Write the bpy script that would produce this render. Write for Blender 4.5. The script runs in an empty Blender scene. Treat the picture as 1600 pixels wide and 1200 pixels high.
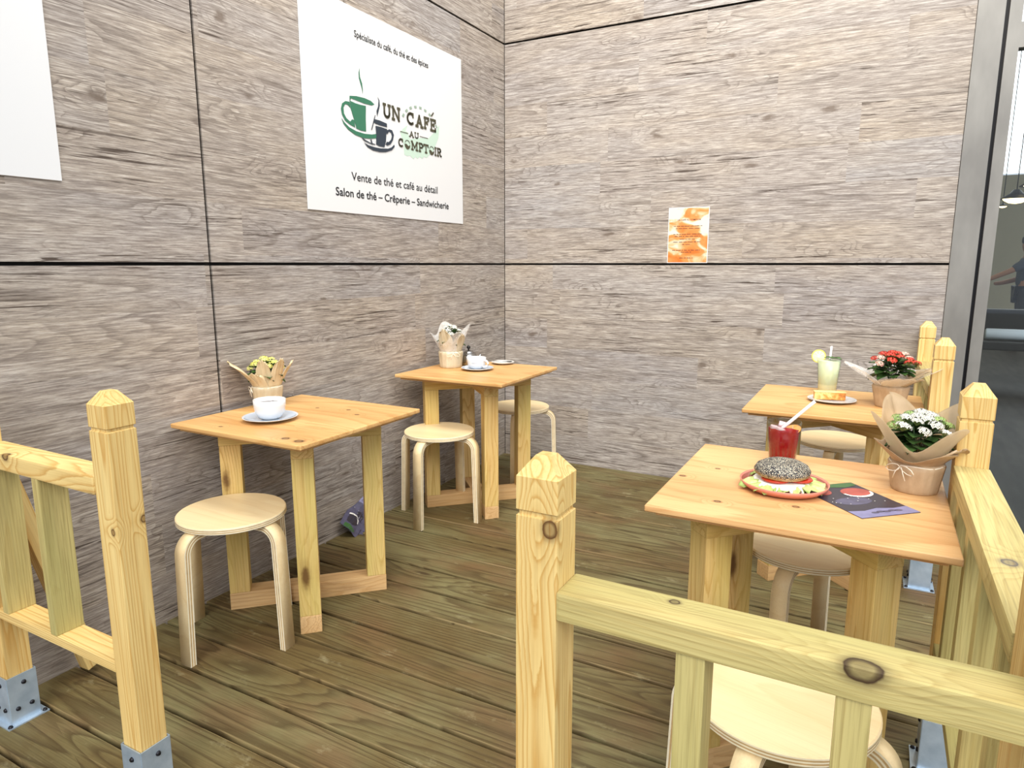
import bpy, bmesh, math, random
from math import sin, cos, pi, radians as RD, sqrt, atan2
from mathutils import Vector, Matrix, Euler
from mathutils.geometry import tessellate_polygon

SC = bpy.context.scene
COL = SC.collection
random.seed(7)

# ------------------------------------------------------------------ camera
cam_d = bpy.data.cameras.new('camera')
cam = bpy.data.objects.new('camera', cam_d); COL.objects.link(cam)
cam_d.sensor_width = 36.0
cam_d.lens = 1055.74 / 1600 * 36.0
cam.location = (2.2201, -4.0062, 1.3)
cam.rotation_euler = (pi/2 - 0.1752, 0.0, 0.4954)
cam_d.clip_start = 0.02
SC.camera = cam

# ------------------------------------------------------------------ light
W = bpy.data.worlds.new('overcast_sky'); SC.world = W; W.use_nodes = True
bg = W.node_tree.nodes['Background']
bg.inputs[1].default_value = 1.0
_t = W.node_tree; _tc = _t.nodes.new('ShaderNodeTexCoord'); _sp = _t.nodes.new('ShaderNodeSeparateXYZ'); _cr = _t.nodes.new('ShaderNodeValToRGB')
_t.links.new(_tc.outputs['Generated'], _sp.inputs[0]); _t.links.new(_sp.outputs[2], _cr.inputs[0]); _t.links.new(_cr.outputs[0], bg.inputs[0])
_cr.color_ramp.elements[0].position = 0.0; _cr.color_ramp.elements[0].color = (.62, .68, .78, 1)
_cr.color_ramp.elements[1].position = 0.8; _cr.color_ramp.elements[1].color = (1.25, 1.28, 1.3, 1)
def sun(name, rot, energy, angle, col):
    d = bpy.data.lights.new(name, 'SUN'); d.energy = energy; d.angle = RD(angle); d.color = col
    o = bpy.data.objects.new(name, d); COL.objects.link(o); o.rotation_euler = [RD(a) for a in rot]
    return o
sun('soft_sun', (50, 0, 24), 1.7, 35, (1.0, 0.98, 0.95))
ad = bpy.data.lights.new('canopy_downlight', 'AREA'); ad.shape = 'RECTANGLE'; ad.size = 2.4; ad.size_y = .6; ad.energy = 75; ad.color = (1.0, .93, .82)
ao = bpy.data.objects.new('canopy_downlight', ad); COL.objects.link(ao); ao.location = (1.6, -2.3, 3.9)
ao.rotation_euler = (Vector((.7, 0.0, 2.3)) - ao.location).to_track_quat('-Z', 'Y').to_euler()
SC.view_settings.view_transform = 'Standard'
SC.view_settings.look = 'None'
SC.view_settings.exposure = 0.52
SC.cycles.transparent_max_bounces = 32
SC.view_settings.gamma = 1.0
SC.view_settings.use_curve_mapping = False

# ------------------------------------------------------------------ material helpers
def lin(c):
    if isinstance(c, str):
        c = [int(c[i:i+2], 16)/255 for i in (0, 2, 4)]
    return tuple((x/12.92 if x <= .04045 else ((x+.055)/1.055)**2.4) for x in c) + (1,)

class NT:
    def __init__(s, name):
        s.m = bpy.data.materials.new(name); s.m.use_nodes = True
        s.t = s.m.node_tree; s.b = s.t.nodes['Principled BSDF']; s.out = s.t.nodes['Material Output']
    def n(s, typ, **k):
        o = s.t.nodes.new(typ)
        for a, v in k.items(): setattr(o, a, v)
        return o
    def l(s, a, b): s.t.links.new(a, b)
    def math(s, op, a, b=None, c=None, clamp=False):
        o = s.n('ShaderNodeMath', operation=op); o.use_clamp = clamp
        for i, v in enumerate((a, b, c)):
            if v is None: continue
            if isinstance(v, (int, float)): o.inputs[i].default_value = v
            else: s.l(v, o.inputs[i])
        return o.outputs[0]
    def coords(s, rand=True, kind='Object'):
        tc = s.n('ShaderNodeTexCoord').outputs[kind]
        if not rand: return tc
        oi = s.n('ShaderNodeObjectInfo').outputs['Random']
        k = s.math('MULTIPLY', oi, 37.0)
        cb = s.n('ShaderNodeCombineXYZ'); s.l(k, cb.inputs[0]); s.l(s.math('MULTIPLY', oi, 11.3), cb.inputs[1]); s.l(s.math('MULTIPLY', oi, 23.9), cb.inputs[2])
        a = s.n('ShaderNodeVectorMath', operation='ADD'); s.l(tc, a.inputs[0]); s.l(cb.outputs[0], a.inputs[1])
        return a.outputs[0]
    def scale(s, v, sc, loc=(0, 0, 0)):
        mp = s.n('ShaderNodeMapping'); s.l(v, mp.inputs[0]); mp.inputs['Scale'].default_value = sc; mp.inputs['Location'].default_value = loc
        return mp.outputs[0]
    def noise(s, v, scale, detail=4, rough=.55, dist=0):
        o = s.n('ShaderNodeTexNoise'); s.l(v, o.inputs['Vector']); o.inputs['Scale'].default_value = scale
        o.inputs['Detail'].default_value = detail; o.inputs['Roughness'].default_value = rough; o.inputs['Distortion'].default_value = dist
        return o.outputs[0]
    def ramp(s, f, stops, interp='LINEAR'):
        o = s.n('ShaderNodeValToRGB'); cr = o.color_ramp; cr.interpolation = interp
        while len(cr.elements) < len(stops): cr.elements.new(.5)
        for e, (p, c) in zip(cr.elements, stops):
            e.position = p; e.color = lin(c) if isinstance(c, str) else ((c, c, c, 1) if isinstance(c, (int, float)) else c)
        s.l(f, o.inputs[0]); return o.outputs[0]
    def mix(s, f, a, b, typ='MIX'):
        o = s.n('ShaderNodeMix', data_type='RGBA', blend_type=typ)
        for sock, v in ((o.inputs[0], f), (o.inputs[6], a), (o.inputs[7], b)):
            if isinstance(v, str): sock.default_value = lin(v)
            elif isinstance(v, (int, float)): sock.default_value = v
            elif isinstance(v, tuple): sock.default_value = v
            else: s.l(v, sock)
        return o.outputs[2]
    def bump(s, h, dist=.001, strength=.5):
        o = s.n('ShaderNodeBump'); s.l(h, o.inputs['Height']); o.inputs['Distance'].default_value = dist; o.inputs['Strength'].default_value = strength
        s.l(o.outputs[0], s.b.inputs['Normal'])
    def set(s, **k):
        for a, v in k.items():
            i = s.b.inputs[a.replace('_', ' ')]
            if isinstance(v, str): i.default_value = lin(v)
            elif isinstance(v, (int, float, tuple)): i.default_value = v
            else: s.l(v, i)
        return s.m

def plain(name, col, rough=.5, var=.0, **k):
    n = NT(name)
    if var:
        c = n.coords(); f = n.noise(c, 40, 4)
        a = lin(col); d = tuple(x*(1-var) for x in a[:3])+(1,)
        n.set(Base_Color=n.ramp(f, [(.3, d), (.7, a)]))
    else: n.set(Base_Color=col)
    n.set(Roughness=rough, **k)
    return n.m

def wood(name, light, mid, dark, line=.5, freq=26, knots=.5, rough=.55, green=None, tone=.12, knotcol='5a3a1c', ys=(0.3, 8, 8), kpts=()):
    """solid timber, grain along local X"""
    n = NT(name); c = n.coords()
    v = n.scale(c, ys)
    # knots: displace ring field near voronoi points
    vk = n.scale(c, (2.6, 8, 8))
    vo = n.n('ShaderNodeTexVoronoi'); n.l(vk, vo.inputs['Vector']); vo.inputs['Scale'].default_value = 1.0
    sep = n.n('ShaderNodeSeparateColor'); n.l(vo.outputs['Color'], sep.inputs[0])
    isk = n.math('GREATER_THAN', sep.outputs[0], 1-knots)
    nd = n.math('ADD', vo.outputs['Distance'], n.math('MULTIPLY', n.noise(c, 60, 3), .06))
    kn = n.math('MULTIPLY', n.ramp(nd, [(.09, 1.0), (.16, 0.0)]), isk)
    kfar = n.math('MULTIPLY', n.ramp(nd, [(.05, 1.0), (.75, 0.0)], 'EASE'), isk)
    raw = n.coords(False); kcol = None
    for (kx, ky, kz, kr) in kpts:      # individual knots at their own places
        mp = n.n('ShaderNodeMapping'); n.l(raw, mp.inputs[0]); mp.inputs['Location'].default_value = (-kx*.8/kr, -ky/kr, -kz/kr); mp.inputs['Scale'].default_value = (.8/kr, 1/kr, 1/kr)
        ln = n.n('ShaderNodeVectorMath', operation='LENGTH'); n.l(mp.outputs[0], ln.inputs[0])
        d_ = n.math('ADD', ln.outputs['Value'], n.math('MULTIPLY', n.math('SUBTRACT', n.noise(raw, .6/kr, 3), .5), .5))
        kfar = n.math('ADD', kfar, n.ramp(n.math('MULTIPLY', d_, .16), [(.1, 1.0), (1.0, 0.0)], 'EASE'))
        r_ = n.ramp(n.math('MULTIPLY', d_, .5), [(0, .62), (.28, .55), (.40, .85), (.5, 1.0), (.56, .5), (.8, .12), (1.0, 0.0)])
        kcol = r_ if kcol is None else n.math('MAXIMUM', kcol, r_)
    base = n.noise(v, 1.0, 2, .4)
    fld = n.math('ADD', n.math('MULTIPLY', base, freq), n.math('MULTIPLY', kfar, 2.6))
    fld = n.math('ADD', fld, n.math('MULTIPLY', n.noise(n.scale(c, (5, 40, 40)), 1, 3), .5))
    saw = n.math('FRACT', fld)
    ring = n.ramp(saw, [(0, 0.0), (.55, .25), (.88, 1.0), (1.0, 0.0)])
    fib = n.noise(n.scale(c, (6, 260, 260)), 1, 3, .6)
    big = n.noise(n.scale(c, (.8, 5, 5), (3, 1, 2)), 1, 3)
    col = n.mix(n.math('MULTIPLY', ring, line), light, mid)
    col = n.mix(n.ramp(big, [(.35, 0.0), (.7, .55)]), col, mid)
    if green: col = n.mix(n.ramp(n.noise(n.scale(c, (1.1, 6, 6), (9, 4, 6)), 1, 4), [(.42, 0.0), (.66, .7)]), col, green)
    col = n.mix(n.ramp(fib, [(.45, 0.0), (.75, tone*2.2)]), col, dark)
    col = n.mix(n.math('MULTIPLY', n.ramp(nd, [(.1, 1.0), (.24, 0.0)]), n.math('MULTIPLY', isk, .5)), col, dark)
    col = n.mix(n.math('MULTIPLY', kn, .85), col, knotcol)
    if kcol is not None: col = n.mix(kcol, col, knotcol)
    n.set(Base_Color=col, Roughness=rough, Specular_IOR_Level=.3)
    n.bump(n.math('ADD', n.math('MULTIPLY', ring, .4), fib), .0006, .5)
    return n.m

# treated pine fence, table frames, tops, deck
M = {}
FW = dict(line=.8, freq=30, knots=.3, tone=.12, rough=.5)
FC = ('e8d190', 'c09148', '805822')
GC = ('cdbd80', 'a68c50', '665229')
M['fence'] = wood('treated_pine', *FC, **FW)
M['post_knotted'] = wood('treated_pine_knot', *FC, kpts=[(.918, -.034, -.022, .011), (.47, .034, .01, .008)], **FW)
M['post_small_knot'] = wood('treated_pine_small_knot', *FC, kpts=[(.70, -.034, -.018, .006), (.715, .030, -.034, .007)], **FW)
M['fence_green'] = wood('green_treated_pine', *GC, line=.5, freq=30, knots=.3, green='a9a368', tone=.22)
M['rail_big_knot'] = wood('green_treated_pine_knot', *GC, line=.5, freq=30, knots=.1, green='a9a368', tone=.22, knotcol='3c2a1a', kpts=[(.115, -.033, .022, .017), (-.126, .018, .0225, .006)])
M['rail_knot'] = wood('treated_pine_rail_knot', *FC, knotcol='4a2c1a', kpts=[(-.107, -.034, .018, .010)], **FW)
M['rail_side_knot'] = wood('green_rail_grey_knot', *GC, line=.5, freq=30, knots=.1, green='a9a368', tone=.22, knotcol='5c5450', kpts=[(-.17, .006, .0225, .011)])
M['frame'] = wood('table_frame_pine', 'e3c484', 'b98d48', '76521f', line=.8, freq=22, knots=.45, green='c4b368', tone=.14)
M['foot'] = wood('table_foot_pine', 'd9b684', 'b58a54', '70492a', line=.6, freq=16, knots=.1, tone=.16)
TC = dict(line=.55, freq=10, knots=.12, rough=.38, tone=.16, ys=(.8, 4.2, 4.2), knotcol='3e2412')
M['top'] = wood('oiled_pine_top', 'dcb378', 'bb8346', '7e4c22', **TC)
M['top_left'] = wood('oiled_pine_top_left', 'deb67a', 'bb8346', '7e4c22', kpts=[(.27, -.275, .37*2, .012), (.205, -.27, .74, .010), (-.05, .135, .74, .005), (.085, .165, .74, .006), (.17, .115, .74, .006), (-.12, -.26, .74, .005)], **TC)
M['top_near'] = wood('oiled_pine_top_near', 'e0b680', 'bd8650', '84522a', kpts=[(-.295, -.05, .74, .006), (-.225, .06, .74, .005), (.0, -.16, .74, .006), (-.17, -.21, .74, .006)], **TC)
M['birch'] = wood('birch_veneer', 'f0dcb0', 'dcbc88', 'b98f5a', line=.35, freq=7, knots=0, rough=.35, tone=.07, ys=(1.5, 5, 5))
M['ply_pale'] = plain('ply_edge_pale', 'f6ecd0', .55, .12)
M['ply_dark'] = plain('ply_edge_brown', 'cfae78', .55, .25)

def deck_mat():
    n = NT('deck_boards'); c = n.coords(False)
    sp = n.n('ShaderNodeSeparateXYZ'); n.l(c, sp.inputs[0])
    # each board carries its own tone and figure through a face attribute
    at = n.n('ShaderNodeAttribute', attribute_name='board'); r = at.outputs['Fac']
    cb = n.n('ShaderNodeCombineXYZ')
    n.l(n.math('ADD', sp.outputs[0], n.math('MULTIPLY', r, 31)), cb.inputs[0]); n.l(n.math('ADD', sp.outputs[1], n.math('MULTIPLY', r, 17)), cb.inputs[1]); n.l(sp.outputs[2], cb.inputs[2])
    v = cb.outputs[0]
    vo = n.n('ShaderNodeTexVoronoi'); n.l(n.scale(v, (1.5, 6, 1)), vo.inputs['Vector']); vo.inputs['Scale'].default_value = 1
    sc = n.n('ShaderNodeSeparateColor'); n.l(vo.outputs['Color'], sc.inputs[0]); isk = n.math('GREATER_THAN', sc.outputs[0], .72)
    kf = n.math('MULTIPLY', n.ramp(vo.outputs['Distance'], [(.02, 1.0), (.7, 0.0)], 'EASE'), isk)
    fld = n.math('ADD', n.math('MULTIPLY', n.noise(n.scale(v, (.32, 6, 1)), 1, 2, .35), 20), n.math('MULTIPLY', kf, 3.2))
    fld = n.math('ADD', fld, n.math('MULTIPLY', n.noise(n.scale(v, (4, 50, 1)), 1, 3), .35))
    ring = n.ramp(n.math('FRACT', fld), [(0, 0.0), (.5, .2), (.88, 1.0), (1, 0.0)])
    fib = n.noise(n.scale(v, (5, 230, 1)), 1, 4, .65)
    tone = n.ramp(r, [(0, '74653f'), (.25, '93815a'), (.5, 'a08c64'), (.7, '7f6c44'), (1, '9a8860')])
    gr = n.noise(n.scale(c, (1.4, 2.2, 1)), 1.2, 5, .6)
    col = n.mix(n.ramp(gr, [(.42, 0.0), (.62, .7)]), tone, '93926a')
    col = n.mix(n.ramp(n.noise(n.scale(c, (2.4, 3.5, 1), (5, 7, 0)), 1.3, 4), [(.5, 0.0), (.68, .5)]), col, '86664a')
    col = n.mix(n.math('MULTIPLY', ring, .7), col, '4a3a20')
    col = n.mix(n.ramp(fib, [(.46, 0.0), (.70, .5)]), col, '4c3d24')
    col = n.mix(n.ramp(fib, [(.28, .35), (.40, 0.0)]), col, 'aa9b74')
    kd = n.math('MULTIPLY', n.ramp(vo.outputs['Distance'], [(.05, 1.0), (.1, 0.0)]), isk)
    col = n.mix(n.math('MULTIPLY', kd, .8), col, '3e2b18')
    # damp blotches and pale scuffs
    col = n.mix(n.ramp(n.noise(n.scale(c, (.6, 1, 1)), 9, 6, .72), [(.60, 0.0), (.72, .5)]), col, 'bcb894')
    col = n.mix(1.0, col, 'dfd9d1', 'MULTIPLY')
    n.set(Base_Color=col, Roughness=.62, Specular_IOR_Level=.3)
    n.bump(n.math('SUBTRACT', n.math('MULTIPLY', fib, 1.0), n.math('MULTIPLY', ring, .8)), .0012, .6)
    return n.m
M['deck'] = deck_mat()
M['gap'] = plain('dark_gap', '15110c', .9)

def hpl_mat(shift):
    """weathered-plank decor laminate, grain along local X, planks stacked in local Z"""
    n = NT('weathered_plank_laminate'); tc = n.coords(False)
    c = n.scale(tc, (1, 1, 1), (shift, 0, 0))
    sp = n.n('ShaderNodeSeparateXYZ'); n.l(c, sp.inputs[0])
    x, z = sp.outputs[0], sp.outputs[2]
    wob = n.math('MULTIPLY', n.noise(n.scale(c, (1, 1, 1)), 1.3, 1), .02)
    row = n.math('FLOOR', n.math('DIVIDE', n.math('ADD', z, wob), .192))
    wn = n.n('ShaderNodeTexWhiteNoise', noise_dimensions='1D'); n.l(row, wn.inputs['W'])
    off = n.math('MULTIPLY', wn.outputs['Value'], 7.3)
    seg = n.math('FLOOR', n.math('DIVIDE', n.math('ADD', x, off), 1.35))
    cb0 = n.n('ShaderNodeCombineXYZ'); n.l(row, cb0.inputs[0]); n.l(seg, cb0.inputs[1])
    wn2 = n.n('ShaderNodeTexWhiteNoise', noise_dimensions='2D'); n.l(cb0.outputs[0], wn2.inputs['Vector'])
    s2 = n.n('ShaderNodeSeparateColor'); n.l(wn2.outputs['Color'], s2.inputs[0])
    cb = n.n('ShaderNodeCombineXYZ')
    n.l(n.math('ADD', x, n.math('MULTIPLY', s2.outputs[0], 40)), cb.inputs[0]); n.l(n.math('MULTIPLY', s2.outputs[1], 20), cb.inputs[1]); n.l(n.math('ADD', z, n.math('MULTIPLY', s2.outputs[2], 9)), cb.inputs[2])
    v = cb.outputs[0]
    nz = n.n('ShaderNodeTexNoise'); n.l(n.scale(v, (5, 1, 12)), nz.inputs['Vector']); nz.inputs['Scale'].default_value = 1.4; nz.inputs['Detail'].default_value = 4
    wv = n.n('ShaderNodeVectorMath', operation='MULTIPLY_ADD'); n.l(nz.outputs['Color'], wv.inputs[0]); wv.inputs[1].default_value = (.55, .2, .55); n.l(n.scale(v, (3.2, 1, 7.5)), wv.inputs[2])
    vo = n.n('ShaderNodeTexVoronoi'); n.l(wv.outputs[0], vo.inputs['Vector']); vo.inputs['Scale'].default_value = 1
    sc = n.n('ShaderNodeSeparateColor'); n.l(vo.outputs['Color'], sc.inputs[0]); isk = n.math('GREATER_THAN', sc.outputs[0], .5)
    kf = n.math('MULTIPLY', n.ramp(vo.outputs['Distance'], [(.02, 1.0), (.6, 0.0)], 'EASE'), isk)
    warp = n.math('MULTIPLY', n.noise(n.scale(v, (3, 3, 30)), 1, 3), .45)
    fld = n.math('ADD', n.math('ADD', n.math('MULTIPLY', n.noise(n.scale(v, (.42, 1, 7)), 1, 2, .35), 17), n.math('MULTIPLY', kf, 3.5)), warp)
    ring = n.ramp(n.math('FRACT', fld), [(0, 0.0), (.6, .12), (.93, 1.0), (1, 0.0)])
    fine = n.noise(n.scale(v, (11, 1, 230)), 1, 5, .75)
    med = n.noise(n.scale(v, (2.6, 1, 34)), 1, 6, .7, .5)
    crk = n.noise(n.scale(v, (3.2, 1, 120), (3, 0, 8)), 1, 4, .6, .9)
    tone = n.ramp(s2.outputs[1], [(0, 'b0a8a0'), (.25, 'b3aaa1'), (.5, 'aaa5a3'), (.75, 'b6afa8'), (1, 'aeabaa')])
    col = n.mix(n.ramp(n.noise(n.scale(v, (1.1, 1, 4)), 1, 3), [(.4, 0.0), (.7, .5)]), tone, 'c4b49c')
    col = n.mix(n.ramp(med, [(.44, 0.0), (.64, .4)]), col, '958a82')
    col = n.mix(n.ramp(fine, [(.46, 0.0), (.60, .72)]), col, '776d67')
    col = n.mix(n.ramp(fine, [(.32, .75), (.46, 0.0)]), col, 'dcd6ce')
    col = n.mix(n.math('MULTIPLY', ring, n.ramp(n.noise(n.scale(v, (2, 1, 8), (4, 0, 2)), 1, 3), [(.38, .1), (.62, .6)])), col, '665b53')
    msk = n.ramp(n.noise(n.scale(v, (1.3, 1, 5), (1, 2, 3)), 1, 2), [(.42, 0.0), (.6, 1.0)])
    ck = n.math('MULTIPLY', n.ramp(crk, [(.57, 0.0), (.62, .9)]), msk)
    col = n.mix(ck, col, '463a32')
    kd = n.math('MULTIPLY', n.ramp(n.math('ADD', vo.outputs['Distance'], n.math('MULTIPLY', n.noise(c, 50, 3), .07)), [(.09, .75), (.17, 0.0)]), isk)
    col = n.mix(kd, col, '66584d')
    col = n.mix(1.0, col, 'efeeed', 'MULTIPLY')
    n.set(Base_Color=col, Roughness=.6, Specular_IOR_Level=.25)
    n.bump(n.math('SUBTRACT', fine, ck), .0006, .4)
    return n.m

# ------------------------------------------------------------------ mesh helpers
def bm_box(bm, x0, x1, y0, y1, z0, z1, mi=0):
    vs = [bm.verts.new(p) for p in ((x0,y0,z0),(x1,y0,z0),(x1,y1,z0),(x0,y1,z0),(x0,y0,z1),(x1,y0,z1),(x1,y1,z1),(x0,y1,z1))]
    fs = []
    for f in ((3,2,1,0),(4,5,6,7),(0,1,5,4),(1,2,6,5),(2,3,7,6),(3,0,4,7)):
        q = bm.faces.new([vs[i] for i in f]); q.material_index = mi; fs.append(q)
    return vs, fs
def bevel(bm, w, seg=2, edges=None):
    bmesh.ops.bevel(bm, geom=list(edges or bm.edges), offset=w, segments=seg, profile=.7, affect='EDGES')
def bm_lathe(bm, prof, seg=40, mi=0, cx=0, cy=0, caps=True, rf=None):
    rings = []
    for (r, z) in prof:
        if r < 1e-6: rings.append([bm.verts.new((cx, cy, z))]); continue
        rings.append([bm.verts.new((cx + r*(rf(k*2*pi/seg, z) if rf else 1)*cos(k*2*pi/seg), cy + r*(rf(k*2*pi/seg, z) if rf else 1)*sin(k*2*pi/seg), z)) for k in range(seg)])
    for i, (a, b) in enumerate(zip(rings, rings[1:])):
        for k in range(seg):
            j = (k+1) % seg
            if len(a) == 1 and len(b) == 1: continue
            if len(a) == 1: f = [a[0], b[j], b[k]]
            elif len(b) == 1: f = [a[k], a[j], b[0]]
            else: f = [a[k], a[j], b[j], b[k]]
            try: q = bm.faces.new(f); q.material_index = mi[i] if isinstance(mi, list) else mi; q.smooth = True
            except ValueError: pass
def bm_tube(bm, pts, r, seg=8, mi=0, closed=False, flat=None):
    pts = [Vector(p) for p in pts]; N = len(pts); rings = []
    up = Vector((0, 0, 1))
    for i, p in enumerate(pts):
        t = (pts[(i+1) % N] - pts[i-1]) if closed else (pts[min(i+1, N-1)] - pts[max(i-1, 0)])
        t.normalize(); a = up if abs(t.dot(up)) < .95 else Vector((1, 0, 0))
        u = t.cross(a).normalized(); v = t.cross(u)
        rr = r[i] if isinstance(r, (list, tuple)) else r
        rings.append([bm.verts.new(p + u*cos(k*2*pi/seg)*rr + v*sin(k*2*pi/seg)*rr*(flat or 1)) for k in range(seg)])
    for i in range(N if closed else N-1):
        a, b = rings[i], rings[(i+1) % N]
        for k in range(seg):
            q = bm.faces.new([a[k], a[(k+1) % seg], b[(k+1) % seg], b[k]]); q.material_index = mi; q.smooth = True
    if not closed:
        for rg in (rings[0], rings[-1]):
            q = bm.faces.new(rg); q.material_index = mi
def bm_poly(bm, pts, w=0.0, mi=0, thick=0.0):
    """flat polygon in local XY at height w, optional thickness"""
    tris = tessellate_polygon([[Vector((p[0], p[1], 0)) for p in pts]])
    vs = [bm.verts.new((p[0], p[1], w)) for p in pts]
    for t in tris:
        try: q = bm.faces.new([vs[i] for i in t]); q.material_index = mi
        except ValueError: continue
        if q.normal.length == 0: q.normal_update()
        q.normal_update()
        if q.normal.z < 0: q.normal_flip()
    if thick:
        lo = [bm.verts.new((p[0], p[1], w-thick)) for p in pts]; n = len(pts)
        for i in range(n):
            q = bm.faces.new([lo[i], lo[(i+1) % n], vs[(i+1) % n], vs[i]]); q.material_index = mi
def mk(name, bm, mats, parent=None, loc=(0,0,0), rot=(0,0,0), smooth=False, mods=None, fix=True):
    if fix: bmesh.ops.recalc_face_normals(bm, faces=bm.faces)
    if smooth:
        for f in bm.faces: f.smooth = True
    me = bpy.data.meshes.new(name); bm.to_mesh(me); bm.free()
    for m in (mats if isinstance(mats, (list, tuple)) else [mats]): me.materials.append(M[m] if isinstance(m, str) else m)
    o = bpy.data.objects.new(name, me); COL.objects.link(o)
    o.location = loc; o.rotation_euler = rot
    if parent: o.parent = parent
    return o
def tag(o, label=None, cat=None, group=None, kind=None):
    if label: o['label'] = label
    if cat: o['category'] = cat
    if group: o['group'] = group
    if kind: o['kind'] = kind
    return o
def thing(name, label, cat, loc=(0,0,0), rz=0, group=None):
    o = bpy.data.objects.new(name, None); COL.objects.link(o); o.empty_display_size = .05
    o.location = loc; o.rotation_euler = (0, 0, rz)
    return tag(o, label, cat, group)
def dup(o, loc=None, rz=None, label=None, parent=None):
    c = o.copy(); COL.objects.link(c)
    if parent: c.parent = parent
    if loc is not None: c.location = loc
    if rz is not None: c.rotation_euler = (0, 0, rz)
    if label: c['label'] = label
    for ch in [x for x in bpy.data.objects if x.parent == o]: dup(ch, parent=c)
    return c
def struct(name, bm, mats, **k):
    o = mk(name, bm, mats, **k); o['kind'] = 'structure'; return o
def solidify(o, t, off=0):
    m = o.modifiers.new('thickness', 'SOLIDIFY'); m.thickness = t; m.offset = off
def subsurf(o, n=1):
    m = o.modifiers.new('subdivision', 'SUBSURF'); m.levels = n; m.render_levels = n
def beam(L, w, h, bv=.003):
    bm = bmesh.new(); bm_box(bm, -L/2, L/2, -w/2, w/2, -h/2, h/2); bevel(bm, bv, 2); return bm

# ------------------------------------------------------------------ deck
gaps = [0.0, -.158, -.315, -.473, -.632, -.79, -.948, -1.113, -1.27, -1.43, -1.598, -1.765, -1.927, -2.092, -2.257, -2.42, -2.587, -2.737, -2.9, -3.065, -3.23, -3.39, -3.55, -3.71, -3.87, -4.03, -4.19, -4.35]
bm = bmesh.new(); lay = bm.faces.layers.float.new('board')
for a, b in zip(gaps, gaps[1:]):
    vs, fs = bm_box(bm, 0.0, 2.60, b+.0062, a-.0062, -.05, 0.0)
    rv = random.random()
    ed = {e for f in fs for e in f.edges if all(v.co.z > -.001 for v in e.verts) and abs(e.verts[0].co.y-e.verts[1].co.y) < .001}
    r = bmesh.ops.bevel(bm, geom=list(ed), offset=.0045, segments=2, profile=.6, affect='EDGES')
    for f in set(fs) | set(r['faces']):
        if f.is_valid: f[lay] = rv
    for v in vs:
        if v.is_valid:
            for f in v.link_faces: f[lay] = rv
    bm.normal_update()
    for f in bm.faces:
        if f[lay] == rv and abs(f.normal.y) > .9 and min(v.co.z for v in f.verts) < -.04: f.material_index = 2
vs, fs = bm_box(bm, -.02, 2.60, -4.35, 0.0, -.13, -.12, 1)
M['edge'] = plain('gap_shade_board_edge', '2e2416', .9, .4)  # shade inside the gaps, put into the colour of the board sides
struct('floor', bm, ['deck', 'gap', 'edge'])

# ground / polished dark floor right of the deck and behind the glass
def darkfloor():
    n = NT('dark_polished_floor'); c = n.coords(False)
    f = n.noise(n.scale(c, (3, .5, 1)), 4, 4)
    n.set(Base_Color=n.ramp(f, [(.3, '2c2b2c'), (.7, '464341')]), Roughness=.5, Specular_IOR_Level=.12)
    return n.m
M['darkfloor'] = darkfloor()
bm = bmesh.new(); bm_box(bm, 2.62, 9.0, -6.0, 14.0, -.10, -.04)
struct('floor.001', bm, ['darkfloor'])
M['paving'] = plain('grey_paving', '77756f', .85, .15)
bm = bmesh.new(); bm_box(bm, -12, 2.6, -20, -4.37, -.16, -.10); bm_box(bm, 2.6, 14, -20, -6.02, -.16, -.10); bm_box(bm, 9.02, 14, -6.0, 0, -.16, -.10); struct('floor.002', bm, ['paving'])

# ------------------------------------------------------------------ laminate walls
H_TOP = 4.0
def wall_panels(name, L, vseams, shift, loc, rot, x_end_panel=None):
    """panels in local XZ, front face at local y=0 looking to -y"""
    bm = bmesh.new()
    zs = [-.06, 1.302, 2.671, H_TOP]
    xs = [0.0] + vseams + [L]
    for i in range(len(xs)-1):
        for j in range(3):
            a = xs[i] + (.0055 if i else .003); b = xs[i+1] - (.0055 if i < len(xs)-2 else 0)
            z0 = zs[j] + (.006 if j else 0); z1 = zs[j+1] - .006
            bm_box(bm, a, b, 0.0, .010, z0, z1, 0)
    bm_box(bm, 0, L, .022, .06, -.06, H_TOP, 1)
    return struct(name, bm, [hpl_mat(shift), 'gap'], loc=loc, rot=rot)
# back wall: local x -> world x, front at world y=0
wall_panels('wall_back', 2.507, [], 3.7, (0, 0, 0), (0, 0, 0))
# left wall: local x runs toward the camera (-y world): front face must look to +x
wl = wall_panels('wall_left', 4.6, [2.278-.0], 11.2, (0, 0, 0), (0, 0, -pi/2))
# rotation -90deg about z: local x -> -y world, local -y(front) -> -x world ; so mirror through scale of build
wl.data.transform(Matrix.Scale(-1, 4, (0, 1, 0))); wl.data.flip_normals()

bm = bmesh.new(); bm_box(bm, -.05, .002, .009, .06, -.10, H_TOP); bm_box(bm, -.05, -.009, -.01, .06, -.10, H_TOP)
struct('trim_3', bm, ['gap'])
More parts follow.
